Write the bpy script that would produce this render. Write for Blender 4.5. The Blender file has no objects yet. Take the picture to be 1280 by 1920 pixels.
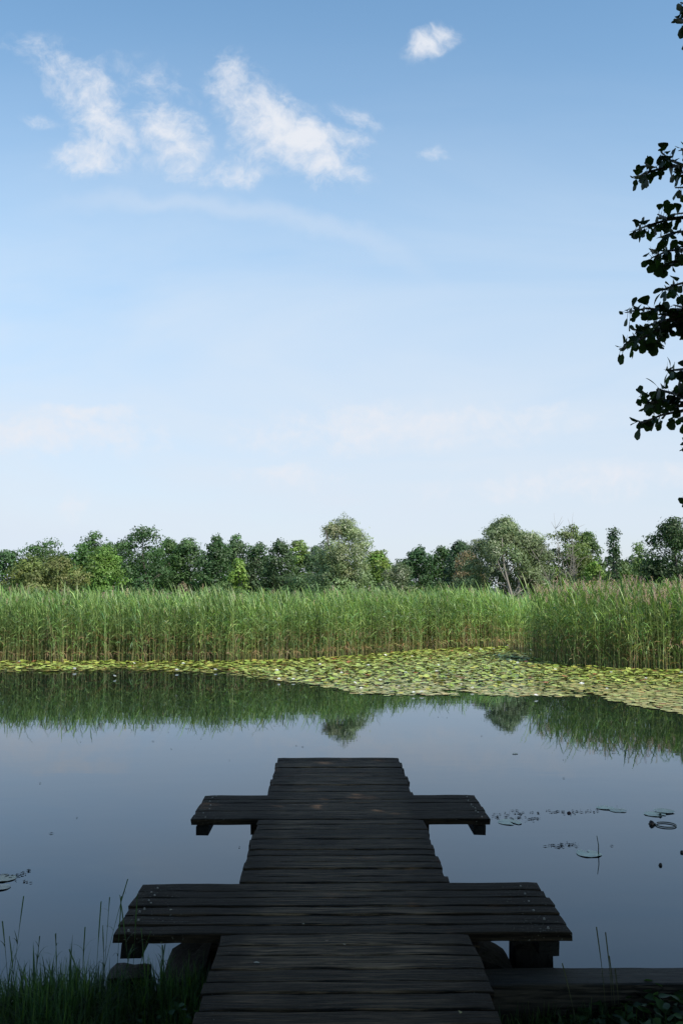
import bpy, math, random
import numpy as np
from mathutils import Vector, Matrix

S = bpy.context.scene
COL = S.collection
rng = np.random.default_rng(7)
random.seed(7)
R = math.radians

# ------------------------------------------------------------------ camera
F_PX, CAM_H = 1800.0, 2.3
PITCH, YAW = math.atan(140 / F_PX), math.atan(19 / F_PX)
cd = bpy.data.cameras.new('camera')
cam = bpy.data.objects.new('camera', cd)
COL.objects.link(cam)
cam.location = (0, 0, CAM_H)
cam.rotation_euler = (R(90) + PITCH, 0, -YAW)
cd.sensor_fit = 'VERTICAL'
cd.sensor_height = 36
cd.lens = F_PX / 1920 * 36
cd.clip_start = 0.05
cd.clip_end = 3000
S.camera = cam

_F = np.array([math.sin(YAW) * math.cos(PITCH), math.cos(YAW) * math.cos(PITCH), math.sin(PITCH)])
_R = np.array([math.cos(YAW), -math.sin(YAW), 0])
_U = np.cross(_R, _F)


def ray(px, py):
    return _F * F_PX + _R * (px - 640) + _U * (960 - py)


def at_z(px, py, z=0.0):
    d = ray(px, py)
    return d * ((z - CAM_H) / d[2]) + np.array([0, 0, CAM_H])


def at_y(px, py, y):
    d = ray(px, py)
    return d * (y / d[1]) + np.array([0, 0, CAM_H])


# ------------------------------------------------------------------ light
SUN_EL, SUN_AZ = R(46), R(138)          # azimuth clockwise from +Y: from the right and behind
sd = bpy.data.lights.new('sun', 'SUN')
sun = bpy.data.objects.new('sun', sd)
COL.objects.link(sun)
sd.energy = 4.2
sd.angle = R(0.5)
sd.color = (1.0, 0.94, 0.85)
svec = Vector((math.sin(SUN_AZ) * math.cos(SUN_EL), math.cos(SUN_AZ) * math.cos(SUN_EL), math.sin(SUN_EL)))
sun.rotation_euler = svec.to_track_quat('Z', 'Y').to_euler()
S.view_settings.view_transform = 'Standard'
S.view_settings.look = 'None'
S.view_settings.exposure = 0.75
S.view_settings.gamma = 1.0

W = bpy.data.worlds.new('World')
S.world = W
W.use_nodes = True
nt = W.node_tree
N, L = nt.nodes, nt.links
N.clear()


def nd(tree, kind, **kw):
    n = tree.nodes.new(kind)
    for k, v in kw.items():
        setattr(n, k, v)
    return n


def math_(tree, op, a, b=None, clamp=False):
    n = tree.nodes.new('ShaderNodeMath')
    n.operation = op
    n.use_clamp = clamp
    for i, v in enumerate((a, b)):
        if v is None:
            continue
        if isinstance(v, (int, float)):
            n.inputs[i].default_value = v
        else:
            tree.links.new(v, n.inputs[i])
    return n.outputs[0]


def maprange(tree, v, a, b, c=0.0, d=1.0, smooth=True):
    n = tree.nodes.new('ShaderNodeMapRange')
    n.interpolation_type = 'SMOOTHSTEP' if smooth else 'LINEAR'
    tree.links.new(v, n.inputs['Value'])
    for k, x in (('From Min', a), ('From Max', b), ('To Min', c), ('To Max', d)):
        n.inputs[k].default_value = x
    return n.outputs[0]


def mixc(tree, fac, a, b, mode='MIX'):
    n = tree.nodes.new('ShaderNodeMix')
    n.data_type = 'RGBA'
    n.blend_type = mode
    for i, v in ((0, fac), (6, a), (7, b)):
        if isinstance(v, (int, float)):
            n.inputs[i].default_value = v
        elif isinstance(v, tuple):
            n.inputs[i].default_value = (*v, 1)[:4]
        else:
            tree.links.new(v, n.inputs[i])
    return n.outputs[2]


tc = nd(nt, 'ShaderNodeTexCoord')
sky = nd(nt, 'ShaderNodeTexSky', sky_type='NISHITA')
sky.sun_disc = False
sky.sun_elevation = SUN_EL
sky.sun_rotation = SUN_AZ
sky.air_density = 1.0
sky.dust_density = 0.6
sky.ozone_density = 1.6
sep = nd(nt, 'ShaderNodeSeparateXYZ')
L.new(tc.outputs['Generated'], sep.inputs[0])
ydir = math_(nt, 'MAXIMUM', sep.outputs[1], 0.08)
uu = math_(nt, 'DIVIDE', sep.outputs[0], ydir)
vv = math_(nt, 'DIVIDE', sep.outputs[2], ydir)
comb = nd(nt, 'ShaderNodeCombineXYZ')
L.new(uu, comb.inputs[0])
L.new(vv, comb.inputs[1])


def noise(tree, vec, scale, detail=5, rough=0.55, dist=0.0, sx=1, sy=1, sz=1, rot=0.0, loc=(0, 0, 0)):
    m = tree.nodes.new('ShaderNodeMapping')
    tree.links.new(vec, m.inputs[0])
    m.inputs['Scale'].default_value = (sx, sy, sz)
    m.inputs['Rotation'].default_value = (0, 0, rot)
    m.inputs['Location'].default_value = loc
    n = tree.nodes.new('ShaderNodeTexNoise')
    n.inputs['Scale'].default_value = scale
    n.inputs['Detail'].default_value = detail
    n.inputs['Roughness'].default_value = rough
    n.inputs['Distortion'].default_value = dist
    tree.links.new(m.outputs[0], n.inputs['Vector'])
    return n


# warp the cloud coordinates with noise, then sum soft ellipses standing in the sky
wn = noise(nt, comb.outputs[0], 9, 4, 0.6)
warp = nd(nt, 'ShaderNodeVectorMath', operation='MULTIPLY_ADD')
L.new(wn.outputs['Color'], warp.inputs[0])
warp.inputs[1].default_value = (0.06, 0.06, 0)
L.new(comb.outputs[0], warp.inputs[2])
off = nd(nt, 'ShaderNodeVectorMath', operation='SUBTRACT')
L.new(warp.outputs[0], off.inputs[0])
off.inputs[1].default_value = (0.03, 0.03, 0)
CL = [  # px, py, half-length px, half-width px, angle (deg, ccw on the picture), strength
    (150, 165, 85, 50, -35, 0.75), (185, 225, 80, 42, -62, 0.8), (165, 290, 62, 36, 8, 0.95), (215, 255, 45, 25, -20, .5),
    (320, 238, 72, 40, -25, 0.75), (340, 280, 45, 38, -70, 0.75), (400, 312, 110, 34, -8, 0.42), (100, 110, 110, 40, -15, 0.22), (270, 150, 110, 50, -10, .22),
    (450, 175, 75, 48, -55, 0.8), (510, 232, 105, 52, -38, 1.0), (580, 280, 95, 48, -40, 1.05), (598, 315, 45, 38, -50, 1.0),
    (630, 262, 55, 28, -15, .8), (440, 290, 90, 40, 5, .32), (800, 95, 34, 24, 15, .85), (832, 82, 30, 20, 20, .7), (670, 225, 40, 20, -15, .42),
    (820, 287, 35, 18, 0, .38), (70, 220, 50, 14, 0, .28), (175, 785, 85, 20, 3, .85), (60, 815, 200, 36, -3, .8), (130, 945, 22, 32, 80, .4), (760, 800, 330, 44, 2, .6), (1090, 905, 260, 30, 4, .55), (520, 900, 100, 18, -3, .55),
]
acc = None
for (px, py, a, b, ang, st) in CL:
    d = ray(px, py)
    m = nd(nt, 'ShaderNodeMapping', vector_type='TEXTURE')
    L.new(off.outputs[0], m.inputs[0])
    m.inputs['Location'].default_value = (d[0] / d[1], d[2] / d[1], 0)
    m.inputs['Rotation'].default_value = (0, 0, R(ang))
    m.inputs['Scale'].default_value = (1.5 * a / F_PX, 1.5 * b / F_PX, 1)
    ln = nd(nt, 'ShaderNodeVectorMath', operation='LENGTH')
    L.new(m.outputs[0], ln.inputs[0])
    v = maprange(nt, ln.outputs['Value'], 1.25, 0.0, 0.0, st)
    acc = v if acc is None else math_(nt, 'MAXIMUM', acc, v)
cn = noise(nt, off.outputs[0], 17, 8, 0.62, sx=1, sy=1.25, rot=0.6)
cn2 = noise(nt, off.outputs[0], 55, 6, 0.65)
nz = math_(nt, 'ADD', math_(nt, 'MULTIPLY', math_(nt, 'SUBTRACT', cn.outputs[0], 0.5), 1.9), math_(nt, 'MULTIPLY', math_(nt, 'SUBTRACT', cn2.outputs[0], 0.5), 1.15))
gate = maprange(nt, acc, 0.0, 0.25)
cden = math_(nt, 'MULTIPLY', maprange(nt, math_(nt, 'ADD', acc, nz), 0.0, 1.2), gate)
# thin veil, thicker towards the horizon
veiln = noise(nt, comb.outputs[0], 3.2, 5, 0.55, 0.6, sx=0.55, sy=2.2, rot=0.12)
vg = math_(nt, 'MULTIPLY', maprange(nt, vv, 0.66, 0.02), 1.0)
veil = math_(nt, 'MULTIPLY', math_(nt, 'ADD', 0.86, math_(nt, 'MULTIPLY', math_(nt, 'SUBTRACT', veiln.outputs[0], 0.47), 1.5)), vg, True)
# one long arched streak of cirrus
d0 = ray(450, 385)
mm = nd(nt, 'ShaderNodeMapping', vector_type='TEXTURE')
L.new(off.outputs[0], mm.inputs[0])
mm.inputs['Location'].default_value = (d0[0] / d0[1], d0[2] / d0[1], 0)
mm.inputs['Rotation'].default_value = (0, 0, R(-9))
s2 = nd(nt, 'ShaderNodeSeparateXYZ')
L.new(mm.outputs[0], s2.inputs[0])
yy = math_(nt, 'ADD', s2.outputs[1], math_(nt, 'MULTIPLY', math_(nt, 'MULTIPLY', s2.outputs[0], s2.outputs[0]), 0.9))
streak = math_(nt, 'MULTIPLY', maprange(nt, math_(nt, 'ABSOLUTE', yy), 0.017, 0.0, 0, 0.30), maprange(nt, math_(nt, 'ABSOLUTE', s2.outputs[0]), 0.26, 0.08))
grade = mixc(nt, maprange(nt, vv, 0.0, 0.42), (0.78, 0.76, 0.84), (1.13, 1.34, 1.29))
skyc = mixc(nt, 1.0, sky.outputs[0], grade, 'MULTIPLY')
c1 = mixc(nt, veil, skyc, (4.3, 4.82, 5.45))
c2 = mixc(nt, streak, c1, (4.3, 4.75, 5.4))
c3 = mixc(nt, math_(nt, 'MULTIPLY', cden, 1.0), c2, (4.8, 5.0, 5.4))
bg = nd(nt, 'ShaderNodeBackground')
bg.inputs['Strength'].default_value = 0.1
L.new(c3, bg.inputs['Color'])
wo = nd(nt, 'ShaderNodeOutputWorld')
L.new(bg.outputs[0], wo.inputs[0])


# ------------------------------------------------------------------ helpers
def mesh(name, V, Fs, mat, cols=None, smooth=False, mats=None, midx=None):
    me = bpy.data.meshes.new(name)
    V = np.asarray(V, dtype=np.float32)
    if isinstance(Fs, np.ndarray):
        k = Fs.shape[1]
        me.vertices.add(len(V))
        me.vertices.foreach_set('co', V.ravel())
        me.loops.add(Fs.size)
        me.loops.foreach_set('vertex_index', Fs.ravel().astype(np.int32))
        me.polygons.add(len(Fs))
        me.polygons.foreach_set('loop_start', np.arange(0, Fs.size, k, dtype=np.int32))
        me.polygons.foreach_set('loop_total', np.full(len(Fs), k, dtype=np.int32))
        me.update(calc_edges=True)
    else:
        me.from_pydata([tuple(map(float, v)) for v in V], [], [tuple(int(i) for i in f) for f in Fs])
        me.update()
    if cols is not None:
        ca = me.color_attributes.new('tint', 'FLOAT_COLOR', 'POINT')
        c = np.ones((len(V), 4), dtype=np.float32)
        c[:, :3] = cols
        ca.data.foreach_set('color', c.ravel())
    for m in (mats or [mat]):
        me.materials.append(m)
    if midx is not None:
        me.polygons.foreach_set('material_index', np.asarray(midx, dtype=np.int32))
    if smooth:
        me.polygons.foreach_set('use_smooth', np.ones(len(me.polygons), dtype=bool))
    return me


def obj(name, me, parent=None, label=None, cat=None, group=None, kind=None, loc=None):
    o = bpy.data.objects.new(name, me)
    COL.objects.link(o)
    if parent is not None:
        o.parent = parent
    if loc is not None:
        o.location = loc
    if label:
        o['label'] = label
    if cat:
        o['category'] = cat
    if group:
        o['group'] = group
    if kind:
        o['kind'] = kind
    return o


class MB:
    def __init__(s):
        s.v, s.f, s.c, s.n = [], [], [], 0

    def add(s, V, Fs, col=None):
        V = np.asarray(V, float)
        s.v.append(V)
        s.f.extend([tuple(int(i) + s.n for i in f) for f in Fs])
        c = np.ones((len(V), 3)) * (1.0 if col is None else 1.0)
        if col is not None:
            c[:] = col
        s.c.append(c)
        s.n += len(V)

    def me(s, name, mat, smooth=False):
        return mesh(name, np.concatenate(s.v), s.f, mat, np.concatenate(s.c), smooth)

    def tube(s, pts, rad, n=6, col=None):
        pts = [np.asarray(p, float) for p in pts]
        V, Fs = [], []
        for i, p in enumerate(pts):
            t = pts[min(i + 1, len(pts) - 1)] - pts[max(i - 1, 0)]
            t /= np.linalg.norm(t) + 1e-9
            a = np.cross(t, [0.31, 0.77, 0.2] if abs(t[2]) > .7 else [0, 0, 1.0])
            a /= np.linalg.norm(a) + 1e-9
            b = np.cross(t, a)
            r = rad[i] if hasattr(rad, '__len__') else rad
            for k in range(n):
                an = 2 * math.pi * k / n
                V.append(p + r * (math.cos(an) * a + math.sin(an) * b))
        for i in range(len(pts) - 1):
            for k in range(n):
                Fs.append((i * n + k, i * n + (k + 1) % n, (i + 1) * n + (k + 1) % n, (i + 1) * n + k))
        Fs.append(tuple(range(n - 1, -1, -1)))
        Fs.append(tuple((len(pts) - 1) * n + k for k in range(n)))
        s.add(V, Fs, col)


def mat_base(name):
    m = bpy.data.materials.new(name)
    m.use_nodes = True
    t = m.node_tree
    p = t.nodes['Principled BSDF']
    return m, t, p, t.nodes['Material Output']


def leafy(name, rough=0.55, trans=0.35, spec=0.35, nscale=6.0, var=0.35, tsat=(1.15, 1.25, 0.55)):
    """colour from the 'tint' attribute, varied by noise, partly translucent"""
    m, t, p, out = mat_base(name)
    a = nd(t, 'ShaderNodeAttribute', attribute_name='tint')
    g = nd(t, 'ShaderNodeNewGeometry')
    n = noise(t, g.outputs['Position'], nscale, 3)
    f = maprange(t, n.outputs[0], 0.25, 0.75, 1 - var, 1 + var)
    vm = nd(t, 'ShaderNodeVectorMath', operation='SCALE')
    t.links.new(a.outputs['Color'], vm.inputs[0])
    t.links.new(f, vm.inputs['Scale'])
    t.links.new(vm.outputs[0], p.inputs['Base Color'])
    p.inputs['Roughness'].default_value = rough
    p.inputs['Specular IOR Level'].default_value = spec
    if trans > 0:
        tr = nd(t, 'ShaderNodeBsdfTranslucent')
        cc = mixc(t, 1.0, vm.outputs[0], tsat, 'MULTIPLY')
        t.links.new(cc, tr.inputs['Color'])
        mx = nd(t, 'ShaderNodeMixShader')
        mx.inputs[0].default_value = trans
        t.links.new(p.outputs[0], mx.inputs[1])
        t.links.new(tr.outputs[0], mx.inputs[2])
        t.links.new(mx.outputs[0], out.inputs[0])
    return m


# ------------------------------------------------------------------ materials
def water_mat():
    m, t, p, out = mat_base('pond_water')
    g = nd(t, 'ShaderNodeNewGeometry')
    p.inputs['Base Color'].default_value = (0.0045, 0.0065, 0.0055, 1)
    p.inputs['Roughness'].default_value = 0.03
    p.inputs['Specular IOR Level'].default_value = 0.0
    n1 = noise(t, g.outputs['Position'], 1.1, 2, 0.5, sx=0.7, sy=1.6)
    n2 = noise(t, g.outputs['Position'], 7.0, 2, 0.5, sx=0.8, sy=1.3)
    h = math_(t, 'ADD', n1.outputs[0], math_(t, 'MULTIPLY', n2.outputs[0], 0.10))
    b = nd(t, 'ShaderNodeBump')
    b.inputs['Strength'].default_value = 1.0
    b.inputs['Distance'].default_value = 0.0008
    t.links.new(h, b.inputs['Height'])
    t.links.new(b.outputs[0], p.inputs['Normal'])
    fr = nd(t, 'ShaderNodeFresnel')
    fr.inputs['IOR'].default_value = 1.40
    t.links.new(b.outputs[0], fr.inputs['Normal'])
    gl = nd(t, 'ShaderNodeBsdfGlossy')
    gl.inputs['Color'].default_value = (0.80, 0.90, 1.0, 1)
    gl.inputs['Roughness'].default_value = 0.02
    t.links.new(b.outputs[0], gl.inputs['Normal'])
    mx = nd(t, 'ShaderNodeMixShader')
    t.links.new(fr.outputs[0], mx.inputs[0])
    t.links.new(p.outputs[0], mx.inputs[1])
    t.links.new(gl.outputs[0], mx.inputs[2])
    t.links.new(mx.outputs[0], out.inputs[0])
    return m


def ground_mat():
    m, t, p, out = mat_base('soil')
    g = nd(t, 'ShaderNodeNewGeometry')
    n = noise(t, g.outputs['Position'], 3.5, 6, 0.6)
    t.links.new(mixc(t, n.outputs[0], (0.018, 0.02, 0.009), (0.05, 0.06, 0.022)), p.inputs['Base Color'])
    p.inputs['Roughness'].default_value = 0.95
    b = nd(t, 'ShaderNodeBump')
    b.inputs['Distance'].default_value = 0.03
    n2 = noise(t, g.outputs['Position'], 25, 5, 0.7)
    t.links.new(n2.outputs[0], b.inputs['Height'])
    t.links.new(b.outputs[0], p.inputs['Normal'])
    return m


def wood_mat(name, dark=(0.016, 0.013, 0.011), light=(0.075, 0.062, 0.052), axis='x', rough=0.62, spec=0.15, worn=False):
    m, t, p, out = mat_base(name)
    a = nd(t, 'ShaderNodeAttribute', attribute_name='tint')
    g = nd(t, 'ShaderNodeTexCoord')
    v = nd(t, 'ShaderNodeVectorMath', operation='ADD')      # each board its own piece of grain
    t.links.new(g.outputs['Object'], v.inputs[0])
    sc = nd(t, 'ShaderNodeVectorMath', operation='SCALE')
    t.links.new(a.outputs['Color'], sc.inputs[0])
    sc.inputs['Scale'].default_value = 17.0
    t.links.new(sc.outputs[0], v.inputs[1])
    k = dict(sx=0.05, sy=1, sz=1) if axis == 'x' else (dict(sx=1, sy=0.05, sz=1) if axis == 'y' else dict(sx=1, sy=1, sz=0.06))
    gr = noise(t, v.outputs[0], 60, 6, 0.7, 0.4, **k)
    gf = noise(t, v.outputs[0], 200, 4, 0.7, 0.0, **k)
    bl = noise(t, v.outputs[0], 2.6, 5, 0.6, sx=0.6, sy=1.5)
    pos = noise(t, g.outputs['Object'], 1.3, 4, 0.6)
    f = math_(t, 'MULTIPLY', maprange(t, gr.outputs[0], 0.38, 0.66), maprange(t, bl.outputs[0], 0.25, 0.7, 0.25, 1.0))
    f = math_(t, 'ADD', f, math_(t, 'MULTIPLY', math_(t, 'SUBTRACT', gf.outputs[0], 0.5), 0.5), True)
    c = mixc(t, f, dark, light)
    c = mixc(t, maprange(t, pos.outputs[0], 0.62, 0.75, 0, 0.5), c, (0.11, 0.088, 0.058))
    sx = nd(t, 'ShaderNodeSeparateXYZ')
    t.links.new(a.outputs['Color'], sx.inputs[0])
    c = mixc(t, maprange(t, sx.outputs[0], 0.0, 1.0, 0.0, 0.55, False), c, (0.012, 0.010, 0.009))
    # long cracks along the grain
    k2 = {a_: v_ * (.45 if v_ < .5 else 1) for a_, v_ in k.items()}
    ck = noise(t, v.outputs[0], 26, 2, 0.5, 0.6, **k2)
    crack = maprange(t, math_(t, 'ABSOLUTE', math_(t, 'SUBTRACT', ck.outputs[0], 0.5)), 0.0, 0.022, 1, 0)
    crack = math_(t, 'MULTIPLY', crack, maprange(t, bl.outputs[0], 0.42, 0.6, 0.1, 1.0))
    c = mixc(t, math_(t, 'MULTIPLY', crack, 0.85), c, (0.003, 0.003, 0.003))
    if worn:    # algae blackened board ends, walked-on grey middle
        so = nd(t, 'ShaderNodeSeparateXYZ')
        t.links.new(g.outputs['Object'], so.inputs[0])
        ax = math_(t, 'ABSOLUTE', math_(t, 'SUBTRACT', so.outputs[0], 0.07))
        en = noise(t, g.outputs['Object'], 5.0, 4, 0.6)
        ax = math_(t, 'ADD', ax, math_(t, 'MULTIPLY', math_(t, 'SUBTRACT', en.outputs[0], 0.5), 0.45))
        c = mixc(t, maprange(t, ax, 0.30, 0.62, 0.0, 0.78), c, (0.012, 0.0085, 0.0060))
    # flecks of lichen
    sp = noise(t, g.outputs['Object'], 75, 2, 0.5)
    sp2 = noise(t, g.outputs['Object'], 3.0, 2, 0.5)
    fl = math_(t, 'MULTIPLY', maprange(t, sp.outputs[0], 0.70, 0.75), maprange(t, sp2.outputs[0], 0.48, 0.62))
    if worn:
        far_e = maprange(t, math_(t, 'ABSOLUTE', math_(t, 'SUBTRACT', so.outputs[0], 0.07)), 0.7, 0.95)
        fl = math_(t, 'MAXIMUM', fl, math_(t, 'MULTIPLY', far_e, maprange(t, sp.outputs[0], 0.66, 0.70)))
    c = mixc(t, math_(t, 'MULTIPLY', fl, 0.6 if worn else 0.15), c, (0.15, 0.15, 0.13))
    t.links.new(c, p.inputs['Base Color'])
    p.inputs['Roughness'].default_value = rough
    t.links.new(maprange(t, gr.outputs[0], 0.3, 0.7, 0.5, 0.8), p.inputs['Roughness'])
    p.inputs['Specular IOR Level'].default_value = spec
    b = nd(t, 'ShaderNodeBump')
    b.inputs['Distance'].default_value = 0.008
    b.inputs['Strength'].default_value = 0.9
    cr = math_(t, 'ADD', maprange(t, gr.outputs[0], 0.3, 0.5), math_(t, 'MULTIPLY', gf.outputs[0], 0.35))
    cr = math_(t, 'SUBTRACT', cr, math_(t, 'MULTIPLY', crack, 0.9))
    t.links.new(cr, b.inputs['Height'])
    t.links.new(b.outputs[0], p.inputs['Normal'])
    return m


def bark_mat(name, c1, c2, scale=9.0):
    m, t, p, out = mat_base(name)
    g = nd(t, 'ShaderNodeTexCoord')
    n = noise(t, g.outputs['Object'], scale, 6, 0.65, 0.3, sz=0.25)
    t.links.new(mixc(t, n.outputs[0], c1, c2), p.inputs['Base Color'])
    p.inputs['Roughness'].default_value = 0.9
    b = nd(t, 'ShaderNodeBump')
    b.inputs['Distance'].default_value = 0.02
    t.links.new(n.outputs[0], b.inputs['Height'])
    t.links.new(b.outputs[0], p.inputs['Normal'])
    return m


M_water = water_mat()
M_soil = ground_mat()
M_plank = wood_mat('weathered_planks', (0.016, 0.0115, 0.0080), (0.28, 0.185, 0.118), spec=0.05, worn=True)
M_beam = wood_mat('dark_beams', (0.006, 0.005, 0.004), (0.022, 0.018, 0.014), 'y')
M_edge = wood_mat('edging_beam', (0.010, 0.008, 0.006), (0.13, 0.10, 0.075), spec=0.2)
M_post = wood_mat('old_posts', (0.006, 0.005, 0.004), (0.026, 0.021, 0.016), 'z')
M_bark = bark_mat('bark', (0.03, 0.025, 0.02), (0.10, 0.085, 0.07))
M_pale = bark_mat('pale_bark', (0.11, 0.095, 0.08), (0.28, 0.25, 0.21))
M_leaf = leafy('tree_leaves', nscale=1.0, var=0.22, trans=0.3)
M_willow = leafy('willow_leaves', nscale=1.6, var=0.25, trans=0.25, spec=0.5, rough=0.45)
M_reed = leafy('reed', nscale=0.9, var=0.3, trans=0.35, spec=0.4, rough=0.45)
M_grass = leafy('grass', nscale=5, var=0.35, trans=0.4, rough=0.5)
M_alder = leafy('alder_leaves', nscale=10, var=0.25, trans=0.4, spec=0.3, rough=0.5)
M_pad = leafy('lily_pads', nscale=9, var=0.22, trans=0.0, spec=0.5, rough=0.35)
M_petal = leafy('petals', nscale=9, var=0.05, trans=0.3, spec=0.3, rough=0.5, tsat=(1, 1, 1))
M_debris = leafy('debris', nscale=20, var=0.4, trans=0.0, spec=0.3)

# ------------------------------------------------------------------ ground + water
def ground_h(x, y):
    shore = np.where(x > 0.1, 4.80, 4.78) + 0.10 * np.sin(x * 1.7 + 1) * (x < 0.1)
    h = 0.27 + 0.03 * np.sin(x * 2.1) * np.cos(y * 1.7)
    near = h + (-0.95 - h) * np.clip((y - shore + 0.02) / 0.5, 0, 1)
    t = np.clip((y - 46) / 8, 0, 1)
    far = -0.95 + t * 1.15
    z = np.where(y < 12, near, far)
    side = np.clip((np.abs(x) - 60) / 15, 0, 1)
    return np.where((y > 4.9) & (y < 46), z + side * 1.2, z)


xs = np.concatenate([-np.geomspace(900, 3, 30), np.linspace(-2.9, 2.9, 60), np.geomspace(3, 900, 30)])
ys = np.concatenate([-np.geomspace(600, 2, 20), np.linspace(-1.5, 6.5, 90), np.geomspace(6.8, 1500, 70)])
GX, GY = np.meshgrid(xs, ys)
GZ = ground_h(GX, GY)
idx = np.arange(GX.size).reshape(GX.shape)
q = np.stack([idx[:-1, :-1], idx[:-1, 1:], idx[1:, 1:], idx[1:, :-1]], -1).reshape(-1, 4)
obj('ground', mesh('ground', np.stack([GX, GY, GZ], -1).reshape(-1, 3), q, M_soil, smooth=True), kind='structure')
wv = [(-72, 2.5, 0), (72, 2.5, 0), (72, 53, 0), (-72, 53, 0)]
obj('water', mesh('water', wv, [(0, 1, 2, 3)], M_water), kind='structure')

# ------------------------------------------------------------------ jetty
jet = obj('wooden_jetty', None, label='dark weathered plank jetty with two cross platforms reaching out over the pond', cat='jetty', loc=(0, 0, 0.6))
DZ = 0.0


def plank(mb, x0, x1, y0, y1, th=0.045, z=0.0, yaw=0.0, worn=1.0):
    nx = max(10, int((x1 - x0) / 0.06))
    ny = 6
    tilt = random.uniform(-0.012, 0.012)
    sag = random.uniform(-0.003, 0.003)
    ph = [random.uniform(0, 6.28) for _ in range(6)]
    e0 = random.uniform(-.006, .006)
    V = []
    prof = [(0.0, -th), (0.0, -0.006), (0.05, -0.0015), (0.5, 0.0), (0.95, -0.0015), (1.0, -0.006), (1.0, -th)]
    for i in range(nx + 1):
        u = i / nx
        x = x0 + (x1 - x0) * u
        w0 = 0.0025 * math.sin(x * 9 + ph[0]) + 0.0018 * math.sin(x * 27 + ph[1]) + random.uniform(-.0012, .0012)
        w1 = 0.0025 * math.sin(x * 8 + ph[2]) + 0.0018 * math.sin(x * 31 + ph[3]) + random.uniform(-.0012, .0012)
        xe = x
        for (t, zz) in prof:
            yv = y0 + w0 + (y1 - y0 + w1 - w0) * t
            zv = zz + z + tilt * (t - 0.5) * (y1 - y0) * 2 + sag * math.sin(u * 3.14) + 0.0012 * math.sin(x * 13 + ph[4])
            if i in (0, nx):
                xe = x + (0.004 if i == 0 else -0.004) * (zz > -0.003) + random.uniform(-.004, .004)
                zv -= 0.003 * (zz > -0.003)
            cx = (x0 + x1) / 2
            V.append((xe + 0, yv + (xe - cx) * yaw, zv))
    k = len(prof)
    Fs = []
    for i in range(nx):
        for j in range(k):
            j2 = (j + 1) % k
            Fs.append((i * k + j, (i + 1) * k + j, (i + 1) * k + j2, i * k + j2))
    Fs.append(tuple(range(k)))
    Fs.append(tuple(nx * k + j for j in range(k - 1, -1, -1)))
    mb.add(V, Fs, (random.random() * worn, random.random(), random.random()))


def plank_run(y0, y1, n, x0, x1, jx=0.012):
    mb = MB()
    b = np.linspace(y0, y1, n + 1)
    b[1:-1] += rng.uniform(-.014, .014, n - 1)
    for i in range(n):
        gap = random.choice((0.004, 0.007, 0.009, 0.011, 0.015))
        plank(mb, x0 + random.uniform(-jx, jx), x1 + random.uniform(-jx, jx), b[i] + gap / 2, b[i + 1] - gap / 2,
              z=random.uniform(-.004, .003), yaw=random.uniform(-.004, .004))
    return mb


obj('walkway_planks', plank_run(1.30, 4.875, 25, -0.535, 0.675).me('walkway_near', M_plank), jet)
obj('walkway_planks', plank_run(5.69, 7.20, 11, -0.535, 0.675).me('walkway_mid', M_plank), jet)
obj('walkway_planks', plank_run(8.03, 9.76, 13, -0.53, 0.675).me('walkway_far', M_plank), jet)
obj('cross_platform', plank_run(4.885, 5.68, 6, -1.075, 1.19, 0.006).me('platform_near', M_plank), jet)
obj('cross_platform', plank_run(7.21, 8.02, 6, -1.028, 1.172, 0.006).me('platform_far', M_plank), jet)


def box(mb, x0, x1, y0, y1, z0, z1, col=None, bev=0.006, jit=0.0):
    V, b = [], bev
    for z, ins in ((z0, 0), (z1 - b, 0), (z1, b)):
        for (x, y) in ((x0 + ins, y0 + ins), (x1 - ins, y0 + ins), (x1 - ins, y1 - ins), (x0 + ins, y1 - ins)):
            V.append((x + random.uniform(-jit, jit), y + random.uniform(-jit, jit), z + random.uniform(-jit, jit)))
    Fs = [(3, 2, 1, 0), (8, 9, 10, 11)]
    for l in (0, 4):
        for k in range(4):
            Fs.append((l + k, l + (k + 1) % 4, l + 4 + (k + 1) % 4, l + 4 + k))
    mb.add(V, Fs, col if col is not None else (random.random(), random.random(), random.random()))


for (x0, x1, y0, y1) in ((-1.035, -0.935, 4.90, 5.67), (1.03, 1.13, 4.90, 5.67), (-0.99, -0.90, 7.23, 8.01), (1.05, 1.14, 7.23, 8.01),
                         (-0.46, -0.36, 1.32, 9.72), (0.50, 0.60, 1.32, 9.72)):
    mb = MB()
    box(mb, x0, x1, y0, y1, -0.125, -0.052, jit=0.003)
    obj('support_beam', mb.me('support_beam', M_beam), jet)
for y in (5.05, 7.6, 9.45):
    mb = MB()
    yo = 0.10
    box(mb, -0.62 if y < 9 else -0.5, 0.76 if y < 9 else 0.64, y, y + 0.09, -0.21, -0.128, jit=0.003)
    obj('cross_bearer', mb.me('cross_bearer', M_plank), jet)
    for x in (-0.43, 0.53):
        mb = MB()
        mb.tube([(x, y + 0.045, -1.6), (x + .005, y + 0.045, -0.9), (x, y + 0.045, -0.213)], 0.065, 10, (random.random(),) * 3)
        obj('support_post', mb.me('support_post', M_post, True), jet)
M_nail, t_, p_, o_ = mat_base('nail_steel')
p_.inputs['Base Color'].default_value = (0.12, 0.115, 0.11, 1)
p_.inputs['Roughness'].default_value = 0.45
p_.inputs['Metallic'].default_value = 0.6
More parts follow.
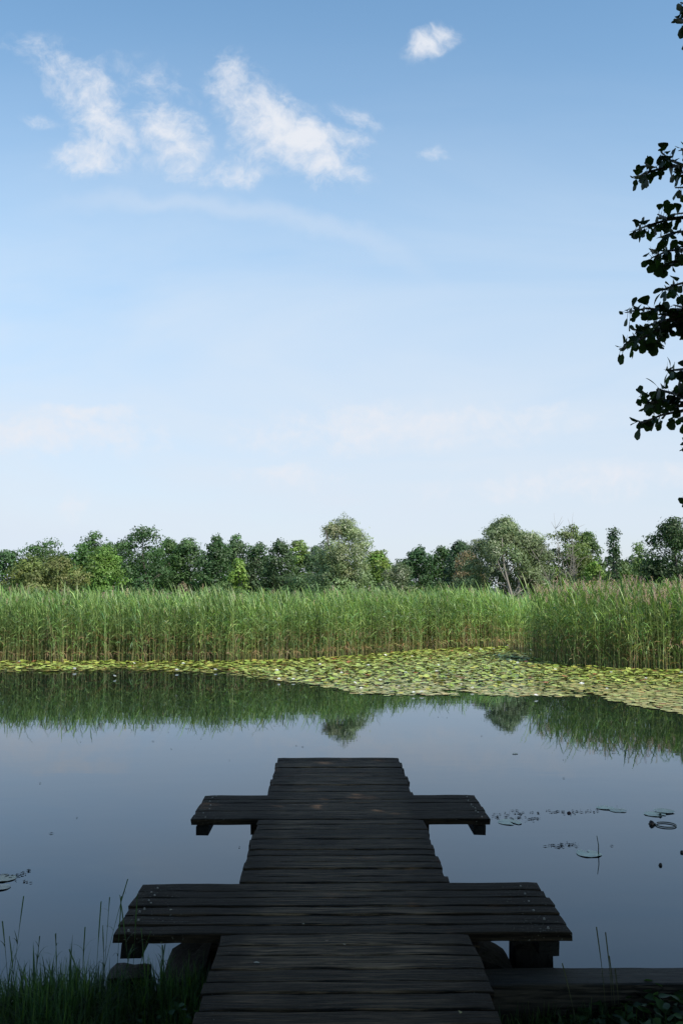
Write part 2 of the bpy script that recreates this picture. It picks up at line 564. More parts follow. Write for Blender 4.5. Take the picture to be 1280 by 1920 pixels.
for (xa, ys_) in ((-0.985, np.linspace(4.95, 5.62, 6)), (1.08, np.linspace(4.95, 5.62, 6)), (-0.945, np.linspace(7.28, 7.95, 6)), (1.095, np.linspace(7.28, 7.95, 6))):
    for y in ys_:
        for k in range(random.choice((1, 1, 2))):
            mb = MB()
            x = xa + random.uniform(-.02, .02)
            yy_ = y + (k - .5) * 0.05 + random.uniform(-.008, .008)
            r = 0.0065
            V = [(x + r * math.cos(a), yy_ + r * math.sin(a), -0.004) for a in np.linspace(0, 6.28, 9)[:-1]] + \
                [(x + r * .7 * math.cos(a), yy_ + r * .7 * math.sin(a), 0.0055) for a in np.linspace(0, 6.28, 9)[:-1]]
            mb.add(V, [(i, (i + 1) % 8, 8 + (i + 1) % 8, 8 + i) for i in range(8)] + [tuple(range(8, 16))])
            obj('nail', mb.me('nail', M_nail), jet)


# ---------------------------------------------------------------- posts and timber edging on the bank
def rough_block(name, pts_low, pts_top, mat, label, cat, group=None, n=5):
    """four-sided timber, subdivided and roughened; pts are four (x,y,z)"""
    mb = MB()
    V, Fs = [], []
    lo, hi = np.array(pts_low, float), np.array(pts_top, float)
    ring = []
    per = 16
    for l in range(n + 1):
        t = l / n
        q4 = lo * (1 - t) + hi * t
        if l == n:
            c = q4.mean(0)
            q4 = c + (q4 - c) * 0.95
        for k in range(per):
            s = k / per * 4
            i = int(s)
            f = s - i
            p = q4[i] * (1 - f) + q4[(i + 1) % 4] * f
            c = q4.mean(0)
            if f == 0:
                p = p + (c - p) * 0.06
            p = p + rng.normal(0, 0.003, 3)
            V.append(p)
    for l in range(n):
        for k in range(per):
            Fs.append((l * per + k, l * per + (k + 1) % per, (l + 1) * per + (k + 1) % per, (l + 1) * per + k))
    base = n * per
    ci = len(V)
    V.append(hi.mean(0) + [0, 0, 0.002])
    for k in range(per):
        Fs.append((base + k, base + (k + 1) % per, ci))
    mb.add(V, Fs, (random.random(), random.random(), random.random()))
    return obj(name, mb.me(name, mat), label=label, cat=cat, group=group)


def quad(x0, x1, y0, y1, z):
    zz = z if hasattr(z, '__len__') else (z,) * 4
    return [(x0, y0, zz[0]), (x1, y0, zz[1]), (x1, y1, zz[2]), (x0, y1, zz[3])]


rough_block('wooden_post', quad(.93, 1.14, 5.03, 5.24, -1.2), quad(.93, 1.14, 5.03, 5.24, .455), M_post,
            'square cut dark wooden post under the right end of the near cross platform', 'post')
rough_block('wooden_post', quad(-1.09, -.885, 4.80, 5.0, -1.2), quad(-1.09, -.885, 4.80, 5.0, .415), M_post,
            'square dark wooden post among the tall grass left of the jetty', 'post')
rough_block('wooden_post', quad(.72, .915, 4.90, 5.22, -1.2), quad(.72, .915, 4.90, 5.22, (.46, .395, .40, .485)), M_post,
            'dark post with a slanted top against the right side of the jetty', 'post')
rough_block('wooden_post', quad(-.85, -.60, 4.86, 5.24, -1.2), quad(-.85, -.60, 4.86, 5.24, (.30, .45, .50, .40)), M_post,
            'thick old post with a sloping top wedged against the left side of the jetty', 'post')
mb = MB()
for (xa, xb) in ((0.735, 2.55), (2.56, 5.2)):
    plank(mb, xa, xb, 4.635, 4.825, th=0.28, z=0.45)
obj('timber_edging', mb.me('timber_edging', M_edge), label='long dark timber beam edging the bank right of the jetty', cat='edging')

# ------------------------------------------------------------------ reeds
G1, G2, G3 = np.array([.125, .205, .055]), np.array([.195, .265, .085]), np.array([.085, .155, .06])
TAN, STRAW, PLUME = np.array([.28, .19, .10]), np.array([.42, .33, .19]), np.array([.42, .30, .25])


def reed_proto(r, kind='green', plume=False):
    """unit height 1 m tall stem, leaves; returns V,F,C"""
    V, Fs, C = [], [], []

    def strip(pts, side, ws, c0, c1):
        b = len(V)
        n = len(pts)
        for i, p in enumerate(pts):
            V.append(p - side * ws[i])
            V.append(p + side * ws[i])
            c = c0 + (c1 - c0) * i / (n - 1)
            C.extend([c, c])
        for i in range(n - 1):
            Fs.append((b + 2 * i, b + 2 * i + 1, b + 2 * i + 3, b + 2 * i + 2))
    lean = r.normal(0, 0.045, 2)
    if kind == 'dead':
        lean = r.normal(0, 0.13, 2)
    H = 1.0
    cs = []
    n = 5
    for i in range(n):
        t = i / (n - 1)
        cs.append(np.array([lean[0] * t * t, lean[1] * t * t, t * H]))
    stemtop = STRAW if kind == 'dead' else G2 * 1.0
    stembot = STRAW * .8 if kind == 'dead' else (TAN if r.random() < .45 else G2 * .8)
    for a in range(3):
        an = a * 2.094
        b = len(V)
        for i, p in enumerate(cs):
            rr = 0.0028 * (1 - 0.6 * i / (n - 1)) + .0004
            for d in (an, an + 2.094):
                V.append(p + rr * np.array([math.cos(d), math.sin(d), 0]))
                t = min(1, i / (n - 1) / 0.5)
                C.append(stembot * (1 - t) + stemtop * t)
        for i in range(n - 1):
            Fs.append((b + 2 * i, b + 2 * i + 1, b + 2 * i + 3, b + 2 * i + 2))
    nl = r.integers(1, 3) if kind == 'dead' else r.integers(8, 12)
    az0 = r.uniform(0, 6.28)
    for k in range(nl):
        t = 0.14 + 0.84 * ((k + r.uniform(0, .9)) / nl) ** .8
        p = np.array([lean[0] * t * t, lean[1] * t * t, t * H])
        az = az0 + (k % 2) * math.pi + r.normal(0, .5)
        zz_ = t
        dr = np.array([math.cos(az) - 0.35, math.sin(az), 0])
        dr /= np.linalg.norm(dr)
        ln = r.uniform(.14, .24) * (1.0 if t < .85 else .8)
        side = np.cross(dr, [0, 0, 1.0])
        side = side * 0.8 + np.array([0, 0, 1]) * r.normal(0, .5)
        side /= np.linalg.norm(side)
        up0 = r.uniform(.8, 1.5) + (0.7 if t > .8 else 0)
        droop = r.uniform(.5, 1.5)
        pts = [p + dr * ln * s * 0.8 + np.array([0, 0, 1]) * ln * (up0 * s - droop * s * s) for s in (0, .35, .7, 1)]
        w = r.uniform(.0045, .0075)
        if kind == 'dead' or (t < .5 and r.random() < .35):
            c = (STRAW if kind == 'dead' else TAN) * r.uniform(.5, .9)
            ln *= .7
        else:
            c = [G1, G2, G3][r.integers(0, 3)] * r.uniform(.8, 1.25)
        strip(pts, side, [w * .6, w, w * .75, w * .06], c, c * 1.1)
    if plume:
        pc = PLUME * r.uniform(.8, 1.2)
        for k in range(9):
            z = 0.98 + k * .011
            az = r.uniform(0, 6.28)
            d = np.array([math.cos(az) - .4, math.sin(az), 0]) * r.uniform(.008, .018)
            p = cs[-1] + np.array([0, 0, (z - 1.0)])
            strip([p, p + d + [0, 0, .014], p + d * 1.6 + [0, 0, .006]], np.array([.2, .9, .1]), [.0015, .0035, .001], pc, pc)
            strip([p, p - d + [0, 0, .014], p - d * 1.6 + [0, 0, .006]], np.array([.9, .2, .1]), [.0015, .0035, .001], pc, pc)
    return np.array(V), np.array(Fs), np.array(C)


pr = np.random.default_rng(3)
P_GREEN = [reed_proto(pr) for _ in range(16)]
P_DEAD = [reed_proto(pr, 'dead') for _ in range(4)]
P_PLUME = [reed_proto(pr, plume=True) for _ in range(4)]


def scatter(protos, xy, z0, hs, r, tilt=0.04, tintj=0.18, bright=None):
    """numpy replication of prototypes -> V, F, C"""
    Vs, Fs, Cs, base = [], [], [], 0
    which = r.integers(0, len(protos), len(xy))
    for k, (V, Fc, C) in enumerate(protos):
        m = which == k
        n = int(m.sum())
        if not n:
            continue
        a = r.uniform(-0.9, 0.9, n)
        ca, sa = np.cos(a), np.sin(a)
        h = hs[m]
        X = V[None, :, 0] * h[:, None]
        Y = V[None, :, 1] * h[:, None]
        Z = V[None, :, 2] * h[:, None]
        tx, ty = r.normal(0, tilt, n), r.normal(0, tilt, n)
        x = X * ca[:, None] - Y * sa[:, None] + Z * tx[:, None] + xy[m, 0][:, None]
        y = X * sa[:, None] + Y * ca[:, None] + Z * ty[:, None] + xy[m, 1][:, None]
        z = Z + z0
        Vs.append(np.stack([x, y, z], -1).reshape(-1, 3))
        Fs.append((Fc[None] + (np.arange(n) * len(V))[:, None, None] + base).reshape(-1, Fc.shape[1]))
        tj = 1 + r.normal(0, tintj, (n, 1, 1))
        hue = 1 + r.normal(0, .06, (n, 1, 3))
        if bright is not None:
            tj = tj * bright[m][:, None, None]
        Cs.append(np.clip(C[None] * tj * hue, .005, .9).reshape(-1, 3))
        base += n * len(V)
    return np.concatenate(Vs), np.concatenate(Fs), np.concatenate(Cs)


def join(parts):
    Vs, Fs, Cs, b = [], [], [], 0
    for V, Fc, C in parts:
        Vs.append(V)
        Fs.append(Fc + b)
        Cs.append(C)
        b += len(V)
    return np.concatenate(Vs), np.concatenate(Fs), np.concatenate(Cs)


EDGE = np.array([(-40, 29.6), (-10, 29.4), (-3.1, 29.35), (0.3, 31.0), (2.2, 33.4), (4.4, 35.4), (6.9, 36.6), (10, 38), (40, 40)])


def edge_y(x):
    return np.interp(x, EDGE[:, 0], EDGE[:, 1])


def in_right(x, y):
    # the nearer bed on the right
    fx = np.interp(x, [6.3, 6.9, 8.0, 9.5, 12, 20], [30.0, 27.4, 26.7, 26.1, 25.6, 24.5])
    bx = np.interp(x, [6.3, 8, 10, 20], [31.5, 34, 36, 40])
    return (x > 6.35) & (y > fx) & (y < bx), y - fx


def lowfreq(x, y, s=0.7, ph=0.0):
    return (np.sin(x * s + ph) + np.sin(x * s * 2.3 + y * s + 1.7 + ph) * .6 + np.sin(x * s * 5.1 - y * s * 1.3 + ph) * .35) / 1.95


def reed_bed(dens, deep, x0, x1, right, r, plume_p, hbase):
    n = int(dens * (x1 - x0) * deep)
    x = r.uniform(x0, x1, n)
    if not right:
        dd = r.uniform(0, 1, n) * deep
        y = edge_y(x) + dd + r.normal(0, .06, n) + 0.12 * lowfreq(x, x * 0, 2.5)
        keep = ~in_right(x, y)[0]
        x, y, dd = x[keep], y[keep], dd[keep]
    else:
        y = 24.5 + r.uniform(0, 1, n) * deep
        k, dd = in_right(x, y)
        x, y, dd = x[k], y[k], dd[k]
    h = hbase(x, y) * (1 + r.normal(0, .07, len(x))) * np.clip(0.9 + dd * .12, .9, 1) + 0.06 * lowfreq(x, y, 1.4)
    return x, y, dd, h


def h_left(x, y):
    b = np.interp(x, [-12, -6, 0, 3, 5, 6.2, 7.5, 12], [2.10, 2.03, 2.03, 2.05, 2.16, 2.10, 1.80, 1.75])
    return b


def build_bed(name, label, sets, r):
    parts = []
    name_i = 0 if 'long bank' in label else 1
    for (x, y, dd, h, pp) in sets:
        h = h * (.87 if name_i == 0 else .86) * (1 + .045 * lowfreq(x, y, 3.1, 1) + .03 * lowfreq(x, y, 9.0, 2))
        patch = .5 + .5 * lowfreq(x, y, 1.9, 4)
        u = r.uniform(0, 1, len(x))
        dead = u < 0.05 + .20 * patch ** 3
        pl = (u > 1 - pp)
        gr = ~dead & ~pl
        for m, P, hm in ((dead, P_DEAD, .80), (pl, P_PLUME, 1.03), (gr, P_GREEN, 1.0)):
            if m.sum():
                br_ = (1.08 + .35 * np.clip((x[m] - 4.5) / 2, 0, 1)) if name_i == 0 else np.full(int(m.sum()), 1.05)  # left bed's recess tinted lighter to look sunlit and distant
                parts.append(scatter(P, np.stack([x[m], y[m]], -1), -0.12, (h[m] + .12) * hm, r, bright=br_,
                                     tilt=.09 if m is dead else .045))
    V, Fc, C = join(parts)
    obj(name, mesh(name, V, Fc, M_reed, C), label=label, cat='reed bed', kind='stuff')


r1 = np.random.default_rng(11)
a = reed_bed(75, 3.0, -14, 11, False, r1, .02, h_left)
b = reed_bed(14, 16, -20, 18, False, r1, .04, h_left)
c = reed_bed(26, 2.6, -22, -14, False, r1, .02, h_left)
build_bed('reed_bed', 'long bank of tall green reeds across the far side of the pond', [(*a, .01), (*b, .05), (*c, .01)], r1)
hr = lambda x, y: np.interp(x, [6.3, 7.2, 9, 12, 20], [2.20, 2.42, 2.38, 2.3, 2.3])
a = reed_bed(60, 14, 6.3, 13, True, r1, .2, hr)
k = a[2] < 3.2
a1 = tuple(v[k] for v in a)
k2 = (a[2] >= 3.2) & (r1.uniform(0, 1, len(a[2])) < .25)
a2 = tuple(v[k2] for v in a)
build_bed('reed_bed', 'nearer clump of reeds with pinkish plumes at the right edge of the pond', [(*a1, .34), (*a2, .8)], r1)

# ------------------------------------------------------------------ lily pads
def pad_mesh(r, name, rad=1.0, raise_=0.0, hue=None):
    n = 18
    notch = 0.22
    V = [(0, 0, 0.004)]
    for k in range(n):
        a = notch + (2 * math.pi - 2 * notch) * k / (n - 1)
        rr = rad * (1 + .03 * math.sin(a * 3 + r.uniform(0, 1)) + r.normal(0, .012))
        V.append((rr * math.cos(a), rr * math.sin(a) * 0.96, raise_ * math.sin(a * 2 + 1) * .5 + r.normal(0, .002)))
    Fs = [(0, k, k + 1) for k in range(1, n)]
    return np.array(V), np.array(Fs)


PADCOL = [np.array(c) for c in ((.25, .26, .095), (.30, .30, .13), (.20, .24, .08), (.34, .32, .16), (.28, .30, .15), (.17, .20, .07), (.32, .26, .11))]


def mat_region(n, r):
    """pads: x, y between the reed edge and the open water line"""
    LOW = [(-60, 1262), (0, 1259), (300, 1258), (400, 1262), (460, 1268), (545, 1280), (640, 1300), (850, 1304), (1060, 1306), (1110, 1306), (1160, 1318), (1280, 1341), (1420, 1362)]
    lp = np.array([at_z(px, py, 0)[:2] for px, py in LOW])
    xs_, ys_ = [], []
    while len(xs_) < n:
        x = r.uniform(-13, 12)
        y = r.uniform(15, 38)
        yl = np.interp(x, lp[:, 0], lp[:, 1])
        yh = edge_y(x) + .4
        if y < yl + r.normal(0, .12) or y > yh:
            continue
        k, dd = in_right(np.array([x]), np.array([y]))
        if (k[0] and dd[0] > .5):
            continue
        if x > 6.5 and y > 30:
            continue
        # open patches near the water line
        if y - yl < 1.6 and lowfreq(x * 2.2, y * 3.1, 1.0, 2) > .25 + .5 * (y - yl):
            continue
        xs_.append(x)
        ys_.append(y)
    return np.array(xs_), np.array(ys_), lp


rp = np.random.default_rng(5)
px_, py_, LP_ = mat_region(21000, rp)
o_ = np.argsort(py_ + 0.1 * np.abs(px_))
px_, py_ = px_[o_], py_[o_]
NEAR = 280
protos = []
for k in range(8):
    V, Fc = pad_mesh(rp, 'pad', 1.0)
    protos.append((V, Fc))
# the far mass as one sheet of many leaves
Vs, Fs, Cs, base = [], [], [], 0
for i in range(NEAR, len(px_)):
    V, Fc = protos[i % 8]
    s = rp.uniform(.045, .09)
    a = rp.uniform(0, 6.28)
    far_ = py_[i] > 22.5 + rp.normal(0, 1.2)
    up = far_ and rp.random() < .4
    tl = rp.normal(0, .13 if up else .015, 2)
    x = (V[:, 0] * math.cos(a) - V[:, 1] * math.sin(a)) * s
    y = (V[:, 0] * math.sin(a) + V[:, 1] * math.cos(a)) * s
    z = V[:, 2] * s + x * tl[0] + y * tl[1] + rp.uniform(.004, .02) + (rp.uniform(.005, .035) if up else 0)
    if up:
        z = z + (x * x + y * y) / s * rp.uniform(.0, .5)
    Vs.append(np.stack([x + px_[i], y + py_[i], z], -1))
    Fs.append(Fc + base)
    c = PADCOL[rp.integers(0, 7)] * np.array([1.08, 1.04, .8]) * rp.uniform(.8, 1.2)
    if up:
        c = c * np.array([.75, .92, .6])
    if rp.random() < .02:
        c = np.array([.22, .09, .035])
    Cs.append(np.tile(c, (len(V), 1)))
    base += len(V)
obj('lily_pad_mat', mesh('lily_pad_mat', np.concatenate(Vs), np.concatenate(Fs), M_pad, np.concatenate(Cs)),
    label='dense yellow green mat of water lily leaves between the two reed beds', cat='lily pads', kind='stuff')
protos_me = []
for k in range(8):
    V, Fc = protos[k]
    c = PADCOL[k % 5] * 1.0
    protos_me.append(mesh('lily_pad', V * np.array([.11, .11, .11]), Fc, M_pad, np.tile(c, (len(V), 1))))
for i in range(NEAR):
    zone = 'right' if px_[i] > 5 else 'middle'
    lab = {'right': 'flat lily pad in the loose fringe before the right reeds',
           'middle': 'flat pale lily pad along the near edge of the lily mat'}[zone]
    o = obj('lily_pad', protos_me[i % 8], label=lab, cat='lily pad', group='lily pads on the near edge of the mat, ' + zone, loc=(px_[i], py_[i], rp.uniform(.004, .014)))
    s = rp.uniform(.75, 1.2)
    o.rotation_euler = (rp.normal(0, .015), rp.normal(0, .015), rp.uniform(0, 6.28))
    o.scale = (s, s, s)

# white flowers
def flower_mesh(nm, open_=1.0):
    V, Fs, C = [], [], []
    for ring, (n, ln, el, w) in enumerate(((9, .085, .35, .026), (8, .07, .8, .022), (6, .05, 1.15, .016))):
        for k in range(n):
            a = 2 * math.pi * (k + ring * .4) / n
            e = el * open_ + random.uniform(-.08, .08)
            d = np.array([math.cos(a) * math.cos(e), math.sin(a) * math.cos(e), math.sin(e)])
            s = np.array([-math.sin(a), math.cos(a), 0])
            b = len(V)
            for t, ww in ((0, .25), (.5, 1), (.85, .6), (1.0, .05)):
                p = d * ln * t + np.array([0, 0, .012 * t * t])
                V += [p - s * w * ww, p + s * w * ww]
                C += [np.array([.82, .82, .78])] * 2
            for i in range(3):
                Fs.append((b + 2 * i, b + 2 * i + 1, b + 2 * i + 3, b + 2 * i + 2))
    b = len(V)
    for k in range(8):
        a = 2 * math.pi * k / 8
        V += [np.array([.016 * math.cos(a), .016 * math.sin(a), .0]), np.array([.02 * math.cos(a), .02 * math.sin(a), .028])]
        C += [np.array([.75, .55, .08])] * 2
    for k in range(8):
        k2 = (k + 1) % 8
        Fs.append((b + 2 * k, b + 2 * k2, b + 2 * k2 + 1, b + 2 * k + 1))
    Fs.append(tuple(b + 2 * k + 1 for k in range(8)))
    return mesh(nm, V, Fs, M_petal, C)


FM = [flower_mesh('water_lily_flower', o) for o in (1.0, 1.25, .8)]
FL = [(37, 1241), (140, 1255), (252, 1244), (332, 1257), (344, 1245), (404, 1256), (215, 1268), (519, 1258), (537, 1258), (575, 1259), (523, 1274), (550, 1274),
      (665, 1281), (677, 1291), (713, 1276), (715, 1290), (775, 1299), (790, 1298), (747, 1287), (885, 1291), (1004, 1304), (1090, 1283), (1137, 1292), (818, 1259),
      (1276, 1262), (865, 1284), (772, 1231), (722, 1229), (957, 1239), (901, 1218), (951, 1211), (925, 1217), (995, 1219), (1145, 1261), (822, 1248), (935, 1228),
      (880, 1229), (970, 1244), (1040, 1256), (840, 1236), (640, 1262), (600, 1246), (690, 1248), (760, 1262), (1210, 1272)]
for i, (px, py) in enumerate(FL):
    p = at_z(px, py, 0.05)
    zn = 'left' if px < 480 else ('near' if py > 1268 else 'far')
    lab = {'left': 'white water lily flower in the thin pad strip before the left reeds',
           'near': 'white water lily flower near the open water edge of the pad mat',
           'far': 'white water lily flower deep in the pad mat by the reeds'}[zn]
    o = obj('water_lily_flower', FM[i % 3], label=lab, cat='flower', group='white water lilies, ' + zn, loc=(p[0], p[1], .045))
    o.rotation_euler = (rp.normal(0, .15), rp.normal(0, .15), rp.uniform(0, 6.28))
    s = rp.uniform(.5, .8)
    o.scale = (s, s, s)

# loose floating things on the near water
def lone_pad(px, py, wpx, label, hue, mult=1.0):
    p = at_z(px, py, 0.006)
    rad = wpx / 2 * p[1] / F_PX
    V, Fc = pad_mesh(rp, 'pad', rad, rad * .02)
    a = rp.uniform(0, 6.28)
    V = np.stack([V[:, 0] * math.cos(a) - V[:, 1] * math.sin(a), V[:, 0] * math.sin(a) + V[:, 1] * math.cos(a), V[:, 2]], -1)
    return obj('lily_pad', mesh('lily_pad', V, Fc, M_pad, np.tile(np.array(hue) * mult, (len(V), 1))), label=label, cat='lily pad', loc=(p[0], p[1], .006))


GRY = (.24, .30, .22)
lone_pad(955, 1541, 44, 'lone grey green lily pad beside the right end of the far platform', GRY)
lone_pad(1103, 1600, 48, 'lone pale lily pad with a thin stalk standing in its edge', GRY, 1.25)
lone_pad(1133, 1514, 32, 'left half of a pair of touching pads beyond the drifting debris', GRY)
lone_pad(1158, 1519, 32, 'right one of a pair of touching pads beyond the drifting debris', GRY, .8)
lone_pad(1226, 1526, 40, 'larger pad overlapped by another, near the right frame edge', GRY)
lone_pad(1243, 1521, 38, 'smaller pad lying over a larger one near the right frame edge', GRY, .8).location.z = .012
lone_pad(8, 1646, 46, 'mottled brown green pad at the left frame edge, farther of two', (.2, .2, .12))
lone_pad(2, 1663, 36, 'mottled brown green pad at the left frame edge, nearer of two', (.22, .2, .14))
lone_pad(965, 1413, 11, 'tiny dark floating leaf alone on open water right of the jetty end', (.10, .12, .04))
p = at_z(1121, 1603, 0)
mb = MB()
q_ = at_y(1118, 1567, p[1])
mb.tube([p - [0, 0, .05], p + (q_ - p) * .5 + [.008, 0, 0], q_], [.005, .004, .003], 5, (.05, .055, .03))
obj('stalk', mb.me('stalk', M_debris), label='thin dark stalk rising from the water at the edge of a lone pad', cat='stalk')
# floating ring of stem
c = at_z(1247, 1547, 0.004)
mb = MB()
mb.tube([c + np.array([.095 * math.cos(a), .10 * math.sin(a), .004]) for a in np.linspace(2.6, 2.6 + 5.9, 26)], .006, 5, (.07, .065, .04))
obj('floating_stem', mb.me('floating_stem', M_debris), label='brown stem floating curled into a ring near the right frame edge', cat='stem')


def blob(px, py, w, name, label, cat, hgt=.5, col=(.03, .02, .015)):
    p = at_z(px, py, 0)
    r_ = w / 2 * p[1] / F_PX
    V, Fs = [], []
    for i, ph in enumerate(np.linspace(-.5, 1.45, 5)):
        for k in range(8):
            a = k * math.pi / 4
            V.append(p + r_ * np.array([math.cos(a) * math.cos(ph), math.sin(a) * math.cos(ph), math.sin(ph) * hgt * 2]) + rp.normal(0, r_ * .12, 3))
    for i in range(4):
        for k in range(8):
            Fs.append((i * 8 + k, i * 8 + (k + 1) % 8, i * 8 + 8 + (k + 1) % 8, i * 8 + 8 + k))
    Fs.append(tuple(32 + k for k in range(8)))
    return obj(name, mesh(name, V, Fs, M_debris, np.tile(col, (len(V), 1)), True), label=label, cat=cat)


blob(1221, 1546, 13, 'seed_head', 'dark brown seed head floating at the left of a curled stem ring', 'seed head')
blob(1237, 1530, 8, 'seed_head', 'small dark bud resting on the larger pad at the right', 'bud')
blob(1237, 1623, 7, 'seed_head', 'single dark bud poking out of the open water, lower right', 'bud', .7)
blob(1278, 1599, 8, 'seed_head', 'dark bud in the water cut by the right frame edge', 'bud')
blob(1066, 1525, 8, 'seed_head', 'dark red bud among the line of drifting debris', 'bud', .4, (.05, .02, .02))
# drifting crumbs
Vs, Fs, Cs, base = [], [], [], 0
TR = [((922, 1527), (1012, 1523), 60, 3), ((918, 1533), (985, 1534), 40, 2), ((1008, 1531), (985, 1537), 26, 2), ((1024, 1523), (1060, 1521), 26, 1.6), ((1060, 1524), (1122, 1518), 40, 2.4),
      ((1022, 1586), (1058, 1586), 34, 1.4), ((1040, 1582), (1080, 1582), 30, 1.5), ((920, 1540), (1000, 1540), 12, 2), ((1080, 1408), (1175, 1403), 26, 2.5),
      ((1145, 1397), (1172, 1405), 20, 3), ((40, 1638), (70, 1630), 16, 1.5), ((0, 1642), (40, 1640), 30, 2.5), ((20, 1650), (60, 1654), 14, 1.5), ((810, 1345), (835, 1345), 8, 1),
      ((345, 1365), (360, 1366), 8, 1), ((340, 1303), (410, 1304), 16, 1), ((0, 1500), (1280, 1480), 26, 60), ((0, 1400), (1280, 1390), 30, 30)]
for (p0, p1, n, sg) in TR:
    for k in range(int(n * .6)):
        t = rp.random()
        P = at_z(p0[0] + (p1[0] - p0[0]) * t + rp.normal(0, 2), p0[1] + (p1[1] - p0[1]) * t + rp.normal(0, sg), .005)
        ln = rp.uniform(.005, .028)
        wd = ln * rp.uniform(.2, .6)
        a = rp.uniform(0, 3.14)
        for (u, v, z) in ((-1, 0, 0), (0, -1, .2), (1, 0, 0), (0, 1, .25)):
            Vs.append(P + np.array([u * ln * math.cos(a) - v * wd * math.sin(a), u * ln * math.sin(a) + v * wd * math.cos(a), z * .02]))
            Cs.append(np.array([.05, .04, .03]) * rp.uniform(.5, 1.6))
        Fs.append((base, base + 1, base + 2, base + 3))
        base += 4
obj('floating_debris', mesh('floating_debris', Vs, np.array(Fs), M_debris, Cs), label='scattered crumbs of plant debris drifting on the water surface', cat='debris', kind='stuff')

# ------------------------------------------------------------------ trees
def rand_unit(r, n):
    v = r.normal(0, 1, (n, 3))
    return v / np.linalg.norm(v, axis=1)[:, None]


def leaf_quads(P, r, size, aspect, nrm=None, droop=0.0):
    """one bent quad per point"""
    n = len(P)
    N_ = rand_unit(r, n)
    if nrm is not None:
        N_ = N_ * .5 + nrm * 0.9
        N_ /= np.linalg.norm(N_, axis=1)[:, None]
    A = np.cross(N_, rand_unit(r, n))
    if droop:
        A = A * (1 - droop) + np.array([0, 0, -1.0]) * droop
    A /= np.linalg.norm(A, axis=1)[:, None] + 1e-9
    B = np.cross(N_, A)
    B /= np.linalg.norm(B, axis=1)[:, None] + 1e-9
    s = size * r.uniform(.6, 1.35, n)[:, None]
    w = s * aspect
    V = np.stack([P - A * s, P + B * w + A * s * r.uniform(-.4, .4, (n, 1)), P + A * s, P - B * w + A * s * r.uniform(-.4, .4, (n, 1))], 1)
    return V.reshape(-1, 3), np.arange(4 * n).reshape(-1, 4)


def crown(r, cx, cy, z0, z1, rx, ry, nl, leaves, size, aspect, col, colj=.18, shape='round', droop=0.0, lobe=(.12, .36), flat=.75):
    """lobes over an egg-shaped crown, each a loose shell of leaf clumps"""
    H = z1 - z0
    if nl < 0:
        lr_ = (lobe[0] + lobe[1]) / 2 * min(rx * 1.3, H * .6)
        nl = int(min(120, 1.5 * 2 * math.pi * rx * H / (math.pi * lr_ ** 2) * .8))
    ctrs, rads = [], []
    tries = 0
    while len(ctrs) < nl and tries < nl * 40:
        tries += 1
        sprig = r.random() < .14
        t = r.uniform(0.04, 1.0)
        if shape == 'round':
            wd = math.sqrt(max(0.0, 1 - (max(0, t - .45) / .60) ** 2)) * (0.80 + 0.2 * min(1, t / .3))
        elif shape == 'cone':
            wd = (1 - t) ** .65 * 1.0 + .08
        elif shape == 'egg':
            wd = math.sin(math.pi * (0.18 + .80 * t)) ** .7
        else:
            wd = math.sqrt(max(0, 1 - t ** 2.2)) + .05
        a = r.uniform(0, 2 * math.pi)
        q_ = r.uniform(.45, 1.0) ** .5
        wd = wd * (1 + .16 * math.sin(a * 3 + cx * 5 + t * 7)) * (1.05 if sprig else 1) * (.5 if t > .88 and shape != 'cone' else 1)
        lr = r.uniform(*lobe) * (.5 if sprig else 1) * min(rx * 1.3, H * .6)
        x = math.cos(a) * wd * q_ * max(0.05, rx - lr * .7)
        y = math.sin(a) * wd * q_ * max(0.05, ry - lr * .7)
        z = z0 + t * (H - lr * .75) * (1.0 if sprig else .97)
        ctrs.append((cx + x, cy + y, z))
        rads.append(lr)
    rads = np.array(rads)
    ctrs = np.array(ctrs)
    share = rads ** 2
    cnt = np.maximum(20, (leaves * share / share.sum())).astype(int)
    Ps, Ns, Cs = [], [], []
    for c_, lr, n in zip(ctrs, rads, cnt):
        d = rand_unit(r, n)
        low = d[:, 2] < -.2
        d[low & (r.random(n) < .6), 2] *= -1
        # bumpy shell
        bump = 1 + .22 * np.sin(d[:, 0] * 5 + c_[0] * 3) * np.sin(d[:, 1] * 5 + c_[1]) + .16 * np.sin(d[:, 2] * 8 + c_[2] * 2)
        rad = lr * bump * (1 - np.abs(r.normal(0, .22, n)))
        rad = np.where(r.random(n) < .06, rad * r.uniform(1.0, 1.35, n), rad)
        P = c_ + d * rad[:, None] * np.array([1, 1, flat])
        if droop:
            P[:, 2] -= np.abs(r.normal(0, lr * .35, n)) * droop
        Ps.append(P)
        Ns.append(d)
        tint = np.array(col) * np.array([1.46, 1.48, 1.22]) * (1 + r.normal(0, colj * .8)) * (1 + r.normal(0, .05, 3))
        Cs.append(np.tile(tint, (n, 1)) * (1 + r.normal(0, .08, (n, 1))))
    P, Nn, C = np.concatenate(Ps), np.concatenate(Ns), np.clip(np.concatenate(Cs), .004, 1)
    V, Fc = leaf_quads(P, r, size, aspect, Nn, droop * .6)
    return V, Fc, np.repeat(C, 4, axis=0), ctrs, rads


